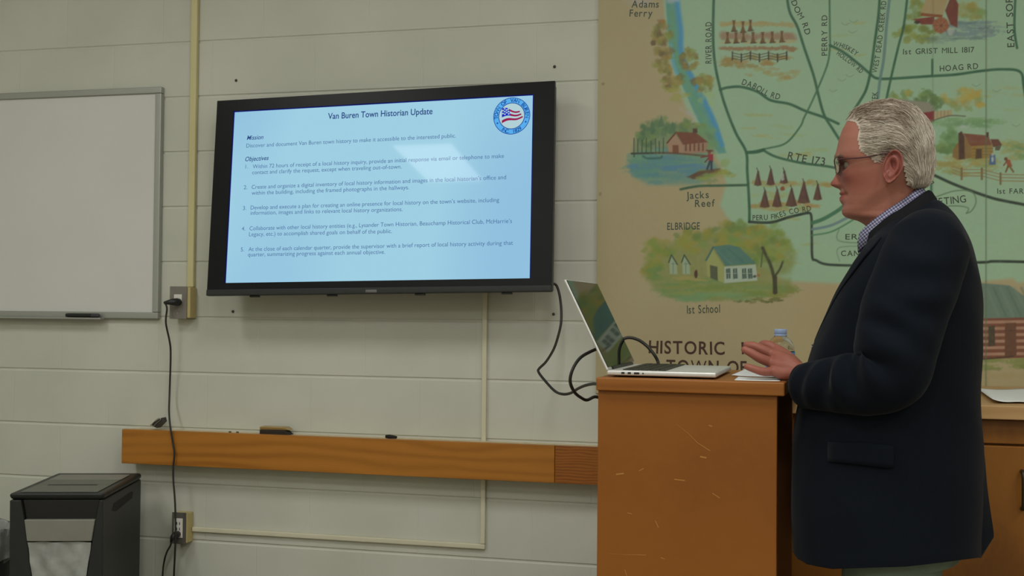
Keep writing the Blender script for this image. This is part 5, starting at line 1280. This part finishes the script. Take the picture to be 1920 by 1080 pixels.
# sleeves
def sleeve(path, rad, folds, name):
    P = spline(path, 14); n = len(P); R_ = np.interp(np.linspace(0, 1, n), np.linspace(0, 1, len(rad)), rad)
    T = np.gradient(P, axis=0); T /= np.linalg.norm(T, axis=1)[:, None]; N = np.cross(T[0], (0,1,0)); N /= np.linalg.norm(N); G_ = []
    s_ = np.concatenate([[0], np.cumsum(np.linalg.norm(np.diff(P, axis=0), axis=1))])
    for i in range(n):
        N = N-T[i]*np.dot(N, T[i]); N /= np.linalg.norm(N); B = np.cross(T[i], N); row = []
        for q in np.linspace(0, 2*np.pi, 56, endpoint=False):
            r = R_[i]
            for s0, wd_, q0, qw, kf, sk, am in folds:
                dq = (q-q0+math.pi) % (2*math.pi)-math.pi
                r += 1.15*am*math.exp(-((s_[i]-s0)/wd_)**2)*math.exp(-(dq/qw)**2)*math.sin(kf*(s_[i]-s0)+sk*dq)
            row.append(P[i]+r*(math.cos(q)*N+math.sin(q)*B))
        G_.append(row)
    e_ = np.array(G_[-1]); cc = e_.mean(0)
    G_ += [(cc+(e_-cc)*.93+T[-1]*.001).tolist(), (cc+(e_-cc)*.90-T[-1]*.03).tolist()]
    return part(MB().grid(G_, cu=True), name, m_jk, parent=jacket, smooth=True)
SP = [(1752,432,-.105),(1740,464,-.150),(1718,524,-.186),(1694,590,-.210),(1680,650,-.226),(1668,697,-.232),(1630,717,-.224),(1585,720,-.20),(1545,722,-.175),(1506,723,-.140)]
SR = [.046,.076,.079,.078,.074,.070,.0615,.056,.050,.0425]
FO = [(.26,.045,2.1,.75,120,2.4,.0065),(.32,.045,2.3,.85,135,1.6,.0075),(.38,.05,2.2,.85,125,-1.2,.0075),(.44,.055,1.8,.85,115,1.8,.0065),(.17,.07,1.3,.8,80,-2.4,.0045),(.11,.06,1.9,.9,70,2.0,.0035),(.53,.04,1.6,1.2,110,1.0,.004)]
sl = sleeve([PL(*p) for p in SP], SR, FO, 'sleeve')
fs_ = [np.array(farm[0])+np.array([.02,-.03,.02])]+[np.array(p) for p in farm]
sleeve(fs_, [.055,.082,.078,.072,.062,.048], [(.3,.1,3.0,2.5,80,1.5,.004)], 'sleeve')
# collar and lapels
c0_, c1_ = .80, 2*math.pi-.80
part(MB().grid([ring(484,384,1604,1760,.094,c0_,c1_), ring(470,372,1607,1756,.090,c0_,c1_), ring(452,360,1612,1748,.082,c0_,c1_), ring(449,357,1616,1742,.0785,c0_,c1_), ring(456,362,1622,1739,.0765,c0_,c1_)]), 'jacket_collar', mat('collar_black', alb((15,15,17)), .9, spec=.12), parent=jacket, smooth=True, solid=.0025)
kl = [k for k in range(len(tf)) if 466 <= JS[0][k] <= 640]
for sd_, nm in ((1, 'lapel'), (-1, 'lapel')):
    LG = []
    for m_, k in enumerate(kl):
        t_ = m_/(len(kl)-1); g = gap(JS[0][k]); wd_ = .40*(1-t_)**.9*(1 if t_ > .1 else .6+4*t_)+.02
        LG.append([jpoint(k, (g-.015+wd_*x) if sd_ > 0 else 2*math.pi-(g-.015+wd_*x), .0042*(1-t_)+.0008) for x in np.linspace(0, 1, 8)])
    part(MB().grid(LG), nm, m_jk, parent=jacket, smooth=True, solid=.002)
# pocket flap on the near side, breast-less; buttons
def near_pt(u, v, off):      # point of the near jacket side seen at (u, v)
    best = None
    for it in range(3):
        b = -.22 if best is None else best[1]
        p = PL(u, v, b); k = int(np.argmin(np.abs(JG[:len(tf), int(NC*.75), 2]-p[2])))
        row = JG[k, NC//2+4:]; j = int(np.argmin(np.abs(row[:, 0]-p[0]))); best = row[j]
    return np.array([p[0], best[1]-off, p[2]])
fl = [[near_pt(u, v0+(v1-v0)*s_, .005+.002*s_) for u, v0, v1 in ((1552,828,864),(1580,829,867),(1610,830,870),(1640,832,874),(1668,834,877),(1676,836,874))] for s_ in np.linspace(0, 1, 5)]
part(MB().grid(fl), 'pocket_flap', m_jk, parent=jacket, smooth=True, solid=.0025)
m_bt = mat('dark_button', alb((24,22,24)), .35)
for v in (655, 745):
    k = int(np.argmin(np.abs(JS[0]-v))); p = jpoint(k, gap(JS[0][k])+.12, .003)
    part(MB().tube([p+np.array([.002,0,0]), p+np.array([-.004,0,0])], .0085, 16), 'button', m_bt, parent=jacket)
# ---- trousers and shoes
m_tr = mottled('grey_green_trousers', alb((74,84,74)), .85, 40, .1, spec=.15)
tb = MB()
wst = PL(1672, 965)
for s_ in (-1, 1):
    P = spline(LEG[s_], 8); rr_2 = np.interp(np.linspace(0, 1, len(P)), [0,.25,.55,1], [.100,.090,.076,.062]); tb.tube(P, rr_2, 28)
tb.grid(loft([(940,940,1535,1818,.178),(985,985,1540,1815,.182),(1040,1040,1560,1800,.180)], 48), cu=True)
part(tb, 'trousers', m_tr, smooth=True)
m_shoe = mottled('brown_shoe_leather', alb((46,32,24)), .4, 20, .1)
for s_ in (-1, 1):
    x0_ = hip[0]+.075; R_ = []
    for t_ in np.linspace(0, 1, 18):
        a = x0_-.30*t_; w = float(np.interp(t_, [0,.05,.3,.6,.75,.93,1], [.018,.034,.036,.044,.050,.036,.008])); h = float(np.interp(t_, [0,.05,.3,.45,.7,.95,1], [.05,.075,.085,.072,.050,.036,.015]))
        R_.append([(a, s_*.10+w*math.copysign(abs(math.cos(q))**.8, math.cos(q)), .014+max(0, h*math.sin(q)) if math.sin(q) > 0 else .014) for q in np.linspace(0, 2*np.pi, 24, endpoint=False)])
    sh_ = part(MB().grid(R_, cu=True), 'shoe', m_shoe, smooth=True)
    so = [(x0_-.30*t_, s_*.10+w2*float(np.interp(t_, [0,.05,.3,.6,.75,.93,1], [.02,.037,.038,.047,.053,.039,.01]))) for w2, tt2 in ((1, np.linspace(0, 1, 18)), (-1, np.linspace(1, 0, 18))) for t_ in tt2]
    n_ = len(so); part(MB().add([(x, y, .0005) for x, y in so]+[(x, y, .016) for x, y in so], [tuple(range(n_))[::-1], tuple(range(n_, 2*n_))]+[(i, (i+1) % n_, n_+(i+1) % n_, n_+i) for i in range(n_)]), 'sole', m_blk, parent=sh_)
